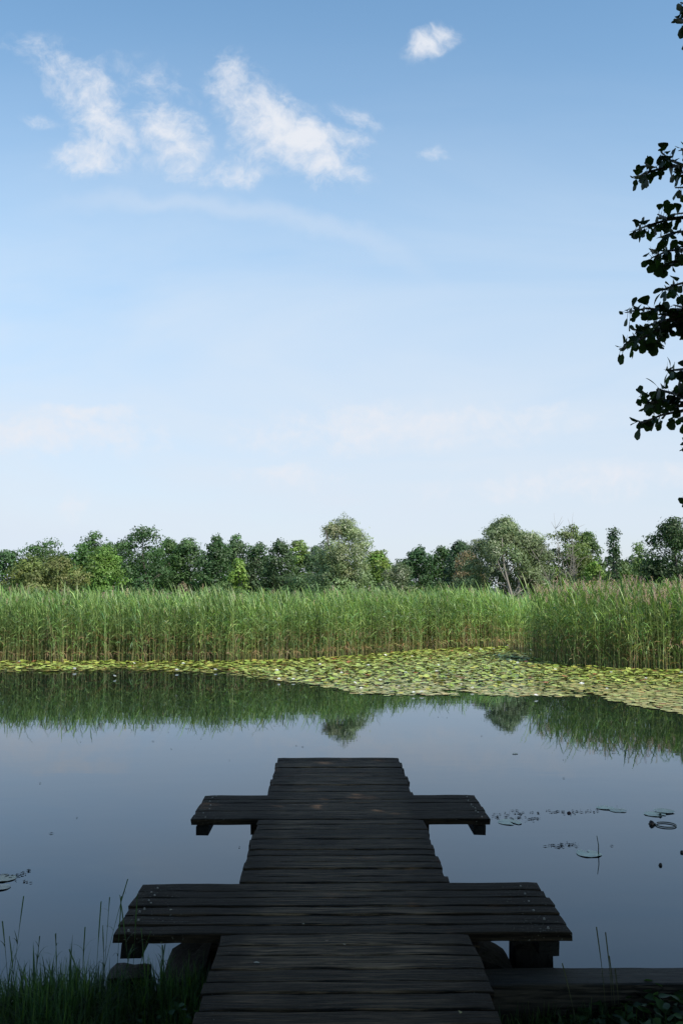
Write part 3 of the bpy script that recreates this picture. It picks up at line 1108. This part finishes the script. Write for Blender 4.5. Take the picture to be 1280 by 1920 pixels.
def trunk_mesh(r, name, mat, base, top, rad, ctrs=None, limbs=6, forks=1, bend=.06):
    mb = MB()
    base, top = np.array(base, float), np.array(top, float)
    Hh = top[2] - base[2]
    for f in range(forks):
        tp = top + (np.array([r.normal(0, Hh * .16), r.normal(0, Hh * .1), -Hh * .1 * f]) if forks > 1 else 0)
        pts = []
        for i in range(7):
            t = i / 6
            p = base * (1 - t) + tp * t + np.array([math.sin(t * 5 + f) * bend * Hh * t * (1 - t) * 2, math.cos(t * 4 + f) * bend * Hh * t * (1 - t), 0])
            pts.append(p)
        mb.tube(pts, [rad * (1 - .85 * i / 6) * (1.25 if i == 0 else 1) / (1 + .3 * f) for i in range(7)], 7)
        if ctrs is not None and len(ctrs):
            for _ in range(limbs):
                c_ = ctrs[r.integers(0, len(ctrs))]
                t = np.clip((c_[2] - base[2]) / Hh - r.uniform(.15, .35), .12, .85)
                i = int(t * 6)
                s = pts[i] * (1 - (t * 6 - i)) + pts[i + 1] * (t * 6 - i)
                mid = s * .5 + c_ * .5 + np.array([0, 0, -.08 * np.linalg.norm(c_ - s)])
                rr = rad * (1 - .85 * t) * .55
                mb.tube([s, mid, c_], [rr, rr * .6, rr * .2], 5)
    return mb.me(name, mat, True)


DK, MD, LT, OL, WL, YG, BR = (.030, .062, .022), (.042, .085, .026), (.075, .135, .030), (.080, .100, .034), (.125, .155, .08), (.10, .155, .035), (.13, .105, .06)
#  name, px centre, top py, width px, dist, z0, colour, shape, leaf count, leaf size, aspect, droop, label
TREES = [
    ('broadleaf_tree', 12, 1030, 95, 92, .2, DK, 'round', 'dark green tree cut by the left frame edge', 0),
    ('broadleaf_tree', 95, 1006, 120, 96, .3, (.034, .068, .02), 'round', 'rounded dark green tree with an olive bush in front of it, far left', 0),
    ('olive_bush', 60, 1042, 95, 66, .0, OL, 'round', 'olive green bushy tree between the left edge tree and a wider olive one', 0),
    ('olive_bush', 112, 1046, 120, 64, .0, (.085, .095, .035), 'round', 'wide feathery olive brown bush in front of the rounded dark tree, left', 0),
    ('broadleaf_tree', 180, 994, 92, 98, .5, MD, 'egg', 'medium green tree with a thin ragged top left of the tallest dark one', 0),
    ('broadleaf_tree', 198, 1022, 85, 68, .0, LT, 'egg', 'bright green tree standing before the ragged topped one, at the reeds', 0),
    ('broadleaf_tree', 268, 988, 118, 88, .2, (.032, .066, .024), 'round', 'tallest and broadest dark green tree in the left half of the tree line', 0),
    ('broadleaf_tree', 318, 1010, 60, 94, .3, MD, 'round', 'narrow green tree close on the right of the broadest dark tree', 0),
    ('broadleaf_tree', 353, 1009, 66, 90, 1.6, (.04, .075, .028), 'round', 'tree with bare lower trunk and sky showing beneath its crown', 0),
    ('dry_bush', 343, 1092, 34, 60, .0, (.10, .08, .055), 'dome', 'small dry brownish bush behind the left reeds', 0),
    ('broadleaf_tree', 408, 1004, 74, 86, .3, DK, 'egg', 'upright dark tree right of the one with the bare lower trunk', 0),
    ('broadleaf_tree', 445, 1002, 58, 97, .6, (.05, .085, .04), 'round', 'grey green airy tree behind a small lime green one', 0),
    ('small_tree', 448, 1046, 40, 68, .0, YG, 'egg', 'small lime green tree in front of dark ones, left of centre', 0),
    ('green_bush', 420, 1090, 110, 60, .0, (.06, .10, .035), 'dome', 'low spreading green bush just above the reeds, left of centre', 0),
    ('broadleaf_tree', 485, 1012, 62, 90, .3, (.036, .065, .03), 'egg', 'narrow dark tree just right of the small lime green one', 0),
    ('broadleaf_tree', 524, 1010, 66, 84, .2, (.034, .06, .026), 'egg', 'dark tree second to the left of the tall central willow gap', 0),
    ('broadleaf_tree', 560, 1012, 52, 92, 1.9, (.085, .13, .035), 'round', 'thin crowned yellow green topped tree with sky gaps under it', 0),
    ('broadleaf_tree', 592, 1022, 50, 88, 1.4, (.04, .07, .032), 'egg', 'airy dark tree close on the left of the tall central willow', 0),
    ('green_bush', 560, 1066, 80, 72, .0, (.04, .066, .03), 'dome', 'dark bush under the sky gaps left of the central willow', 0),
    ('willow_tree', 646, 967, 104, 53, .0, WL, 'tall', 'tall silvery willow standing alone at the centre of the tree line', 1),
    ('broadleaf_tree', 706, 1028, 62, 80, .2, (.085, .13, .032), 'round', 'yellow green tree just right of the central silvery willow', 0),
    ('willow_bush', 748, 1054, 70, 64, .0, (.075, .10, .055), 'round', 'low grey green bush between the yellow green and the dark trees', 1),
    ('broadleaf_tree', 780, 1024, 76, 96, .2, (.026, .056, .022), 'round', 'very dark rounded tree, left of two, right of centre', 0),
    ('broadleaf_tree', 828, 1024, 66, 98, .2, (.032, .062, .02), 'round', 'very dark rounded tree, right of two, right of centre', 0),
    ('broadleaf_tree', 862, 1012, 62, 90, .2, (.028, .054, .028), 'round', 'bluish dark tree rising behind the brownish bush', 0),
    ('willow_bush', 878, 1032, 62, 66, .0, BR, 'round', 'brownish bush at the left foot of the large willow', 1),
    ('willow_tree', 940, 968, 130, 61, 2.0, (.09, .115, .06), 'dome', 'large spreading grey green willow with pale forked trunks', 1),
    ('willow_tree', 1000, 1003, 60, 63, 1.5, (.075, .10, .05), 'round', 'smaller grey willow leaning on the right side of the large one', 1),
    ('broadleaf_tree', 1058, 978, 96, 78, .2, (.07, .10, .032), 'round', 'olive green tree behind the bare dead one', 0),
    ('broadleaf_tree', 1100, 996, 66, 80, .2, (.05, .085, .026), 'round', 'green tree on the right of the olive one behind the dead tree', 0),
    ('green_bush', 1112, 1053, 46, 58, .0, (.085, .135, .03), 'round', 'bright lime bush above the pinkish reed plumes', 0),
    ('slender_tree', 1149, 990, 34, 56, .2, (.035, .06, .03), 'cone', 'slender spindly tree with a pointed top, dark leaves', 0),
    ('green_bush', 1165, 1052, 80, 60, .0, (.05, .08, .025), 'round', 'mid green bush at the foot of the slender pointed tree', 0),
    ('slender_tree', 1196, 1012, 36, 54, .2, (.08, .12, .04), 'cone', 'small light green pointed tree between bush and big dark tree', 0),
    ('broadleaf_tree', 1262, 966, 108, 46, .0, (.028, .05, .018), 'round', 'big dark green tree cut by the right frame edge behind the plumes', 0),
    ('green_bush', 1222, 1050, 60, 47, .0, (.035, .06, .02), 'round', 'dark bush at the left foot of the big right edge tree', 0),
]
rt = np.random.default_rng(21)
for (nm, px, top, w, dist, z0, col, shape, lab, wil) in TREES:
    P = at_y(px, top, dist)
    cx, z1 = P[0], P[2] + .02 * P[2]
    rx = w / 2 * dist / F_PX * (1.3 if shape in ('dome', 'tall') and nm == 'willow_tree' else 1.14)
    small = z1 < 3.3
    zb = 0.15
    pxm = dist / 958.0
    if wil:
        size, asp, cnt, lobes = pxm * 1.4, .30, int(230 * rx * (z1 - zb) / (size_ := (pxm * 1.7)) ** 1 / 2.2), 46
        cnt = min(52000, int(cnt * 2.0))
        lobes = -1
    else:
        size, asp = pxm * 1.15, .6
        cnt = int(min(60000, rx * (z1 - zb) * 7.5 / (size * size * asp) / 2))
        lobes = -1
    dr = .5 if wil else 0.0
    sh = shape
    if nm == 'slender_tree':
        V, Fc, C, ct, rd = crown(rt, cx, dist, zb + z0, z1, rx, rx, 46, cnt * .5, size, asp, col, .12, 'cone', 0, (.22, .55), 1.3)
    elif shape == 'tall':
        a_ = crown(rt, cx - .1, dist, zb + 2.3, z1, rx * .86, rx * .9, -1, cnt * .6, size, asp, col, .14, 'egg', dr * .5, (.20, .34), 1.0)
        b_ = crown(rt, cx - .25, dist, zb, zb + 3.9, rx * 1.22, rx, -1, cnt * .5, size, asp, np.array(col) * (.85, .95, .85), .16, 'egg', dr * .6, (.20, .32), 1.0)
        V, Fc, C = join([a_[:3], b_[:3]])
        ct = np.concatenate([a_[3], b_[3]])
    else:
        V, Fc, C, ct, rd = crown(rt, cx, dist, zb + z0, z1, rx, rx * .95, lobes, cnt, size, asp, col, .2 if not wil else .12, sh, dr, (.11, .42) if not wil else (.13, .40), .85)
    if lab.startswith('large spreading'):      # open underside where the forked trunks show
        m4 = V.reshape(-1, 4, 3).mean(1)
        kp = ~((np.abs(m4[:, 0] - cx - .3) < rx * .50) & (m4[:, 1] < dist + .5) & (m4[:, 2] < zb + (z1 - zb) * (.50 + .12 * np.sin(m4[:, 0] * 2.5))) & (rt.random(len(m4)) < .9))
        V, C = V.reshape(-1, 4, 3)[kp].reshape(-1, 3), C.reshape(-1, 4, 3)[kp].reshape(-1, 3)
        Fc = np.arange(len(V)).reshape(-1, 4)
    root = obj(nm, None, label=lab, cat='bush' if 'bush' in nm else 'tree', loc=(cx, dist, zb), group='trees and bushes beyond the reeds')
    V = V - np.array([cx, dist, zb])
    ct = ct - np.array([cx, dist, zb])
    obj('crown', mesh('crown', V, Fc, M_willow if wil else M_leaf, C), root)
    pale = (lab.startswith('large spreading') or lab.startswith('smaller grey'))
    fk = 3 if pale else (2 if ('bush' in nm or wil) else 1)
    me_ = trunk_mesh(rt, 'trunk', M_pale if pale else M_bark, (0.15 * rx, 0 if not pale else -rx * .55, -.2), (0, -rx * (.25 if pale else 0), (z1 - zb) * .85), .055 * (z1 - zb) ** .7 * (0.75 if pale else .7), ct, 9, fk)
    obj('trunk', me_, root)

# bare dead tree
P = at_y(1040, 965, 58)
mb = MB()
rd_ = np.random.default_rng(4)
for k in range(7):
    t0 = rd_.uniform(-.5, .9)
    tip = np.array([rd_.uniform(-1.5, 1.3), rd_.uniform(-.6, .6), (P[2]) * rd_.uniform(.62, 1.0)])
    if k == 0:
        tip = np.array([-.05, 0, P[2]])
    b0 = np.array([.75 + t0 * .3, 0, 0])
    pts = [b0 * (1 - t) + tip * t + np.array([math.sin(t * 6 + k) * .10, 0, 0]) for t in np.linspace(0, 1, 8)]
    mb.tube(pts, [.034 * (1 - .88 * i / 7) for i in range(8)], 5)
    for j in range(16):
        i = rd_.integers(2, 7)
        s = pts[i]
        e = s + np.array([rd_.normal(0, .45), rd_.normal(0, .2), rd_.uniform(.2, .8)])
        mb.tube([s, (s + e) / 2 + [0, 0, -.05], e], [.014, .009, .005], 4)
root = obj('dead_tree', None, label='bare dead tree with pale leafless branches right of the large willow', cat='tree', loc=(P[0], 58, .1), group='trees and bushes beyond the reeds')
obj('trunk', mb.me('trunk', M_pale, True), root)

# far wood seen through the gaps, one mass
parts = []
for x in np.arange(-62, 62, 4.2):
    h = rt.uniform(5.9, 7.6) - (2.6 if -14 < x < -8 or -5 < x < -1 else 0)
    parts.append(crown(rt, x + rt.normal(0, .8), 128 + rt.normal(0, 3), .1, h, 3.4, 3.0, 16, 1300, .3, .65, (.035, .06, .03), .15, 'round', 0, (.25, .4), .9)[:3])
V, Fc, C = join(parts)
obj('far_wood', mesh('far_wood', V, Fc, M_leaf, C), label='distant dark wood seen through gaps in the tree line', cat='wood', kind='stuff')

# ------------------------------------------------------------------ alder overhanging from the right
ra = np.random.default_rng(31)


def alder_leaf():
    """obovate, toothed, slightly folded; unit length along +x, flat normal +z"""
    ts = [0, .12, .3, .5, .68, .82, .93, 1.0]
    ws = [.02, .14, .28, .40, .45, .40, .24, .06]
    V = [(0, 0, 0)]
    V, Fs = [], []
    for i, (t, w) in enumerate(zip(ts, ws)):
        tooth = .025 if i % 2 else -.015
        z = -.10 * t * t
        V += [(t, -(w + tooth), .10 * w + z), (t, 0, z), (t, w + tooth, .10 * w + z)]
    for i in range(len(ts) - 1):
        b = i * 3
        Fs += [(b, b + 3, b + 4, b + 1), (b + 1, b + 4, b + 5, b + 2)]
    return np.array(V), Fs


AV, AF = alder_leaf()
AF = np.array(AF)


class Leafer:
    def __init__(s):
        s.V, s.F, s.C, s.b = [], [], [], 0

    def leaf(s, p, d, nrm, ln, col):
        d = d / (np.linalg.norm(d) + 1e-9)
        y = np.cross(nrm, d)
        y /= np.linalg.norm(y) + 1e-9
        z = np.cross(d, y)
        fold = ra.uniform(.6, 1.0)
        V = p + ln * (AV[:, :1] * d + AV[:, 1:2] * y * fold + AV[:, 2:3] * z * 1.5)
        s.V.append(V)
        s.F.append(AF + s.b)
        s.C.append(np.tile(col, (len(V), 1)))
        s.b += len(V)


alder = obj('alder_tree', None, label='alder standing right of the jetty, its leafy branches hanging into the picture', cat='tree', loc=(4.1, 3.2, .1))
AO = np.array([4.1, 3.2, .1])
mb = MB()
tp = [np.array(p, float) for p in ((0, 0, -.3), (.05, 0, 1.2), (-.05, .05, 3), (-.2, 0, 5), (-.5, -.3, 7.2), (-.8, -.6, 9.3))]
mb.tube(tp, [.26, .2, .17, .14, .10, .04], 12)
tw = MB()
lf = Leafer()
# twigs: list of picture points (from outside the frame to the tip), distance, leaf spacing
TW = [
    ([(1370, 20), (1300, 12), (1275, 5)], 4.6, 1.0), ([(1350, 60), (1295, 45), (1266, 32)], 4.7, 1.0), ([(1345, 100), (1300, 75), (1278, 62)], 4.8, 1.), ([(1360, 150), (1310, 145), (1286, 138)], 4.9, .7),
    ([(1370, 325), (1300, 308), (1250, 313), (1215, 322), (1188, 334)], 4.7, 1.0), ([(1330, 318), (1285, 312), (1255, 300), (1238, 285)], 4.75, .9), ([(1330, 330), (1295, 325), (1262, 322)], 4.7, 1.), ([(1330, 300), (1295, 288), (1276, 280)], 4.8, .8),
    ([(1370, 380), (1310, 395), (1262, 402)], 4.8, .9), ([(1340, 352), (1300, 350), (1265, 352)], 4.85, 1.2),
    ([(1370, 395), (1300, 405), (1250, 412), (1210, 424), (1186, 434)], 4.9, 1.0), ([(1300, 405), (1250, 410), (1232, 402)], 4.8, .8),
    ([(1370, 430), (1300, 432), (1262, 436), (1236, 445)], 4.85, 1.), ([(1370, 450), (1300, 465), (1252, 470), (1220, 484)], 4.7, 1.3), ([(1360, 480), (1300, 480), (1262, 490), (1245, 498)], 4.75, 1.3), ([(1360, 440), (1310, 460), (1275, 470)], 4.8, 1.3),
    ([(1370, 520), (1300, 525), (1262, 535), (1240, 545)], 4.9, 1.0), ([(1370, 560), (1300, 552), (1270, 560)], 4.9, 1.3),
    ([(1370, 590), (1300, 580), (1250, 582), (1210, 578), (1172, 586)], 4.7, 1.6), ([(1370, 600), (1300, 605), (1240, 615), (1200, 635), (1160, 655)], 4.65, 1.6),
    ([(1300, 595), (1250, 600), (1215, 610), (1190, 625)], 4.75, 1.8), ([(1330, 590), (1270, 600), (1238, 622), (1232, 640)], 4.7, 1.6), ([(1350, 615), (1300, 612), (1262, 605)], 4.8, 2.0), ([(1330, 585), (1285, 578), (1262, 572)], 4.75, 1.5), ([(1290, 590), (1250, 590), (1225, 600)], 4.7, 1.7),
    ([(1370, 690), (1300, 690), (1262, 694), (1250, 695)], 4.8, 1.0), ([(1350, 700), (1300, 698), (1272, 702)], 4.85, 1.0),
    ([(1370, 730), (1300, 740), (1250, 750), (1215, 755), (1200, 745)], 4.7, 1.4), ([(1370, 760), (1300, 765), (1240, 778), (1195, 796)], 4.7, 1.6), ([(1320, 740), (1270, 740), (1240, 732), (1232, 728)], 4.8, 1.1), ([(1320, 755), (1270, 762), (1225, 772)], 4.75, 1.7), ([(1330, 750), (1290, 755), (1258, 752)], 4.7, 1.8),
    ([(1340, 770), (1300, 775), (1270, 785)], 4.8, 1.5), ([(1370, 830), (1310, 828), (1278, 830)], 4.9, 1.3), ([(1360, 840), (1310, 838), (1282, 843)], 4.9, 1.), ([(1370, 930), (1310, 930), (1280, 932)], 4.8, 1.2),
]
UP = np.array([0, 0, 1.0])
for pts, dist, dens in TW:
    P = [at_y(px, py, dist + .12 * k * (-1) ** k + ra.normal(0, .05)) for k, (px, py) in enumerate(pts)]
    # carry the twig on to a bough outside the frame
    P0 = P[0] + np.array([.5, -.1, -.1])
    j = np.array([AO[0] - .1, AO[1], min(8.5, P0[2] + AO[2] * 0 + .4)])
    full = [j - AO, (P0 * .5 + j * .5) - AO + [0, 0, .15], P0 - AO] + [p - AO for p in P]
    n = len(full)
    tw.tube(full, [.022 * (1 - i / n) ** 1.3 + .0016 for i in range(n)], 5)
    # leaves along the visible polyline
    Q = [P0] + P
    seg = [np.linalg.norm(Q[i + 1] - Q[i]) for i in range(len(Q) - 1)]
    tot = sum(seg)
    k = int(tot / .050 * min(dens, 1.2)) + 2
    for m in range(k):
        s = tot * (m + ra.uniform(0, .7)) / k
        i = 0
        while i < len(seg) - 1 and s > seg[i]:
            s -= seg[i]
            i += 1
        t = s / seg[i]
        p = Q[i] * (1 - t) + Q[i + 1] * t
        dd_ = (Q[i + 1] - Q[i]) / seg[i]
        side = (-1) ** m
        ld = dd_ * ra.uniform(.2, .9) + np.array([0, 1, 0]) * side * ra.uniform(.0, .8) + UP * ra.uniform(-.75, .45)
        pet = p + (ld / np.linalg.norm(ld)) * ra.uniform(.01, .03)
        if dens > 1.2:
            pet = pet + ra.normal(0, .012, 3)
        tw.tube([p - AO, pet - AO], [.0012, .0009], 4)
        nr = UP * .5 + np.array([ra.normal(0, .6), ra.normal(-.5, .6), ra.normal(0, .4)])
        col = np.array([.028, .055, .018]) * ra.uniform(.7, 1.4)
        lf.leaf(pet - AO, ld, nr, ra.uniform(.044, .070), col)
obj('trunk', mb.me('trunk', M_bark, True), alder)
br = obj('branch_wood', tw.me('branch_wood', M_bark), alder)
obj('hanging_leaves', mesh('hanging_leaves', np.concatenate(lf.V), np.concatenate(lf.F), M_alder, np.concatenate(lf.C), True), alder)


def shade_canopy(cx, cy, z0, z1, rx, ry, n, lobes, O, size=.11):
    V, Fc, C, ct, rd = crown(ra, cx, cy, z0, z1, rx, ry, lobes, n, size, .62, (.032, .06, .02), .15, 'round', 0, (.2, .36), .8)
    # leaves inside the camera view are dropped; the unseen rest casts shade
    q4 = V.reshape(-1, 4, 3)
    m = q4.mean(1)
    okz = m[:, 2] > CAM_H + .30 + .70 * np.maximum(m[:, 1], 0)
    okx = m[:, 0] > .42 * np.maximum(m[:, 1], 0) + .45
    okx2 = m[:, 0] < -.42 * np.maximum(m[:, 1], 0) - .45
    ok = ((okz | okx | okx2) | (m[:, 1] < -.3)) & (m[:, 2] > 2.6)
    q4 = q4[ok]
    C = C.reshape(-1, 4, 3)[ok].reshape(-1, 3)
    V = q4.reshape(-1, 3) - O
    return V, np.arange(len(V)).reshape(-1, 4), C, ct - O


V, Fc, C, ct = shade_canopy(4.2, 3.4, 3.2, 12.5, 5.6, 6.4, 110000, 170, AO)  # alder crown spread and thickened out of view to shade the jetty
obj('crown', mesh('crown', V, Fc, M_leaf, C), alder)
mb = MB()
for c_ in ct[::3]:
    if c_[2] < 2.5:
        continue
    w = c_ + AO
    if w[2] > CAM_H + .8 + .75 * max(w[1], 0) or w[0] > .5 * max(w[1], 0) + .9:
        s = tp[3] if c_[2] < 6 else tp[4]
        mb.tube([s, (s + c_) / 2 + [0, 0, .3], c_], [.05, .03, .01], 5)
obj('bough', mb.me('bough', M_bark), alder)

# unseen tree added behind the viewpoint to throw shade on the jetty
O2 = np.array([-2.6, -2.6, .15])
t2 = obj('shade_tree', None, label='unseen broad tree added behind the viewpoint to shade the near jetty', cat='tree', loc=tuple(O2))
V, Fc, C, ct = shade_canopy(-1.8, -1.2, 3.0, 11.5, 5.4, 5.4, 80000, 110, O2)
obj('crown', mesh('crown', V, Fc, M_leaf, C), t2)
obj('trunk', trunk_mesh(ra, 'trunk', M_bark, (0, 0, -.3), (.4, .4, 8.5), .3, ct[ct[:, 1] < 1.5], 12, 1), t2)

# ------------------------------------------------------------------ bank grass and plants
rg = np.random.default_rng(17)


def blade(V, Fs, C, p, az, ln, wd, up, droop, col, seg=5):
    d = np.array([math.cos(az), math.sin(az), 0])
    side = np.array([-math.sin(az), math.cos(az), 0]) * .9 + np.array([d[0], d[1], 0]) * .2
    b = len(V)
    for i in range(seg + 1):
        s = i / seg
        q_ = p + d * ln * (s * (1 - up) * .7 + s * s * droop * .5) + UP * ln * (up * s - droop * .45 * s ** 3)
        w = wd * (1 - s ** 1.6) + .0004
        V += [q_ - side * w, q_ + side * w]
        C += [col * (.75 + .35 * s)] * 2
    for i in range(seg):
        Fs.append((b + 2 * i, b + 2 * i + 1, b + 2 * i + 3, b + 2 * i + 2))


GC = [np.array(c) for c in ((.045, .085, .022), (.035, .07, .022), (.075, .12, .028), (.035, .075, .03))]
V, Fs, C = [], [], []
for i in range(25000):
    x = rg.uniform(-2.6, -.50)
    y = 3.3 + 1.55 * rg.uniform(0, 1) ** .6
    z = float(ground_h(np.array(x), np.array(y)))
    if z < -.05:
        continue
    cl = .5 + .5 * math.sin(x * 7.3 + 1.1) * math.sin(y * 6.1 + x * 3)
    ln = rg.uniform(.14, .33) * (.7 + .7 * cl)
    if x > -.95:
        ln *= .9
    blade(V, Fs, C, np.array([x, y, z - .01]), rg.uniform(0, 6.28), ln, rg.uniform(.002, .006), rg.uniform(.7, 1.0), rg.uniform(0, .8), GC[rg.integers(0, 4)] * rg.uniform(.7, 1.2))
# tufts of broader blades
for (px, tip, n, hgt) in ((95, 1770, 26, .42), (60, 1750, 24, .42), (165, 1770, 40, .40), (150, 1790, 30, .36), (240, 1800, 24, .3), (340, 1810, 16, .30), (372, 1850, 22, .2), (20, 1760, 24, .42), (5, 1790, 20, .4), (120, 1800, 30, .34), (200, 1790, 30, .32)):
    b0 = at_z(px, 1895, .27)
    for k in range(n):
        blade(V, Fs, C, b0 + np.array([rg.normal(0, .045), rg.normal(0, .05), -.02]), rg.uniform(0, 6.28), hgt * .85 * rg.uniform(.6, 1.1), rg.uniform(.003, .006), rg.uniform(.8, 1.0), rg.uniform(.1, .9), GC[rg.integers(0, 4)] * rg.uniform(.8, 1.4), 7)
# thin arching stems over the water
for (x0, y0, x1, y1, dist) in ((15, 1850, 45, 1680, 4.7), (25, 1850, 5, 1727, 4.7), (170, 1850, 240, 1648, 4.75), (190, 1850, 206, 1682, 4.75), (175, 1850, 190, 1690, 4.7), (215, 1860, 228, 1680, 4.8), (150, 1840, 160, 1738, 4.7),
                               (255, 1860, 225, 1678, 4.7), (245, 1850, 258, 1675, 4.8), (60, 1850, 75, 1755, 4.7), (110, 1850, 105, 1750, 4.6), (230, 1850, 283, 1745, 4.7), (280, 1850, 265, 1740, 4.7), (290, 1860, 310, 1770, 4.8), (310, 1860, 305, 1772, 4.8),
                               (190, 1850, 130, 1780, 4.6), (40, 1850, 18, 1755, 4.6), (205, 1850, 250, 1770, 4.6), (200, 1840, 193, 1735, 4.6), (245, 1840, 330, 1790, 4.7)):
    a_, b_ = at_y(x0, y0, dist), at_y(x1, y1, dist + .05)
    a_[2] = .12
    L_ = np.linalg.norm(b_ - a_)
    m_ = (a_ + b_) / 2 + np.array([(a_[0] - b_[0]) * .12, 0, .04])
    pp = [a_ * (1 - t) ** 2 + 2 * m_ * t * (1 - t) + b_ * t * t for t in np.linspace(0, 1, 10)]
    sd_ = np.array([.8, .3, 0.3])
    b = len(V)
    for i, p in enumerate(pp):
        w = .0022 * (1 - i / 12)
        if i > 6:
            w = .0032 if rg.random() < .7 else .0015
        V += [p - sd_ * w, p + sd_ * w]
        C += [GC[1] * .8] * 2
    for i in range(9):
        Fs.append((b + 2 * i, b + 2 * i + 1, b + 2 * i + 3, b + 2 * i + 2))
    for k in range(5):
        i = rg.integers(2, 9)
        blade(V, Fs, C, pp[i], rg.uniform(0, 6.28), rg.uniform(.04, .12), .002, .6, rg.uniform(.2, 1.0), GC[1])
obj('bank_grass', mesh('bank_grass', V, np.array(Fs), M_grass, C), label='dark tall grass growing on the bank left of the jetty', cat='grass', kind='stuff')

# right: low leafy plants behind the edging beam
V, Fs, C = [], [], []
for i in range(4500):
    x, y = rg.uniform(.75, 2.6), rg.uniform(3.6, 4.62)
    blade(V, Fs, C, np.array([x, y, float(ground_h(np.array(x), np.array(y))) - .01]), rg.uniform(0, 6.28), rg.uniform(.06, .17), rg.uniform(.002, .0045), rg.uniform(.8, 1.0), rg.uniform(0, .8), GC[rg.integers(0, 4)] * rg.uniform(.6, 1.1))
for (x0, y0, x1, y1, dist) in ((1135, 1850, 1117, 1738, 4.6), (1145, 1850, 1134, 1748, 4.62), (1150, 1850, 1141, 1792, 4.6), (1088, 1860, 1053, 1806, 4.5), (1155, 1850, 1152, 1815, 4.6)):
    a_, b_ = at_y(x0, y0, dist), at_y(x1, y1, dist)
    a_[2] = .12
    b = len(V)
    for i, t in enumerate(np.linspace(0, 1, 8)):
        p = a_ * (1 - t) + b_ * t + np.array([.012 * math.sin(t * 3.1), 0, 0])
        w = .0028 if i > 5 else .0016
        V += [p - np.array([w, 0, 0]), p + np.array([w, 0, 0])]
        C += [np.array([.05, .05, .03])] * 2
    for i in range(7):
        Fs.append((b + 2 * i, b + 2 * i + 1, b + 2 * i + 3, b + 2 * i + 2))
me_g = mesh('low_g', V, np.array(Fs), M_grass, C)
obj('bank_grass', me_g, label='sparse dark grass and thin stalks behind the edging beam, right', cat='grass', kind='stuff')
lf2 = Leafer()
for i in range(2600):
    x = rg.uniform(1.0, 2.7)
    y = rg.uniform(3.75, 4.72)
    hh = .10 + .22 * (0.5 + .5 * math.sin(x * 5.2) * math.cos(y * 4)) * np.clip((x - 1.0) / .4, .2, 1)
    z = .26 + rg.uniform(0, 1) ** .6 * hh * .6
    a = rg.uniform(0, 6.28)
    ra_ = np.array([math.cos(a), math.sin(a), rg.uniform(-.5, .2)])
    lf2.leaf(np.array([x, y, z]), ra_, UP + rg.normal(0, .35, 3), rg.uniform(.03, .065), np.array([.035, .07, .02]) * rg.uniform(.6, 1.5))
obj('undergrowth', mesh('undergrowth', np.concatenate(lf2.V), np.concatenate(lf2.F), M_grass, np.concatenate(lf2.C)),
    label='dark leafy undergrowth on the bank at the lower right corner', cat='undergrowth', kind='stuff')
lf3 = Leafer()
for i in range(1500):
    x = rg.uniform(-2.4, -.55)
    y = rg.uniform(3.8, 4.75)
    z = .26 + rg.uniform(0, 1) ** .7 * .7 * (.12 + .16 * (0.5 + .5 * math.sin(x * 6.2 + 2) * math.cos(y * 5)))
    a = rg.uniform(0, 6.28)
    lf3.leaf(np.array([x, y, z]), np.array([math.cos(a), math.sin(a), rg.uniform(-.5, .2)]), UP + rg.normal(0, .35, 3), rg.uniform(.02, .05), np.array([.035, .075, .02]) * rg.uniform(.6, 1.5))
obj('undergrowth', mesh('undergrowth', np.concatenate(lf3.V), np.concatenate(lf3.F), M_grass, np.concatenate(lf3.C)),
    label='low dark weeds between the grass blades at the lower left corner', cat='undergrowth', kind='stuff')

# fallen leaves on the boards
for (px, py, ln, col, lab) in ((487, 1807, .028, (.30, .28, .22), 'small pale curled leaf on the near walkway boards, left of centre'),
                               (612, 1767, .020, (.16, .09, .05), 'tiny brown leaf just before the near cross platform, left of a paler one'),
                               (643, 1771, .018, (.26, .20, .12), 'tiny tan leaf just before the near cross platform, right of a browner one'),
                               (862, 1902, .022, (.28, .24, .08), 'small yellowish leaf near the right edge of the walkway at the bottom'),
                               (318, 1708, .018, (.24, .20, .13), 'tiny tan leaf on the left half of the near cross platform'),
                               (566, 1733, .014, (.20, .17, .12), 'tiny dull leaf at the middle of the near cross platform')):
    p = at_z(px, py, .606)
    l4 = Leafer()
    a = rg.uniform(0, 6.28)
    l4.leaf(np.zeros(3), np.array([math.cos(a), math.sin(a), .12]), UP + rg.normal(0, .2, 3), ln, np.array(col))
    obj('fallen_leaf', mesh('fallen_leaf', np.concatenate(l4.V), np.concatenate(l4.F), M_debris, np.concatenate(l4.C)), label=lab, cat='leaf', loc=tuple(p + [0, 0, .004]))
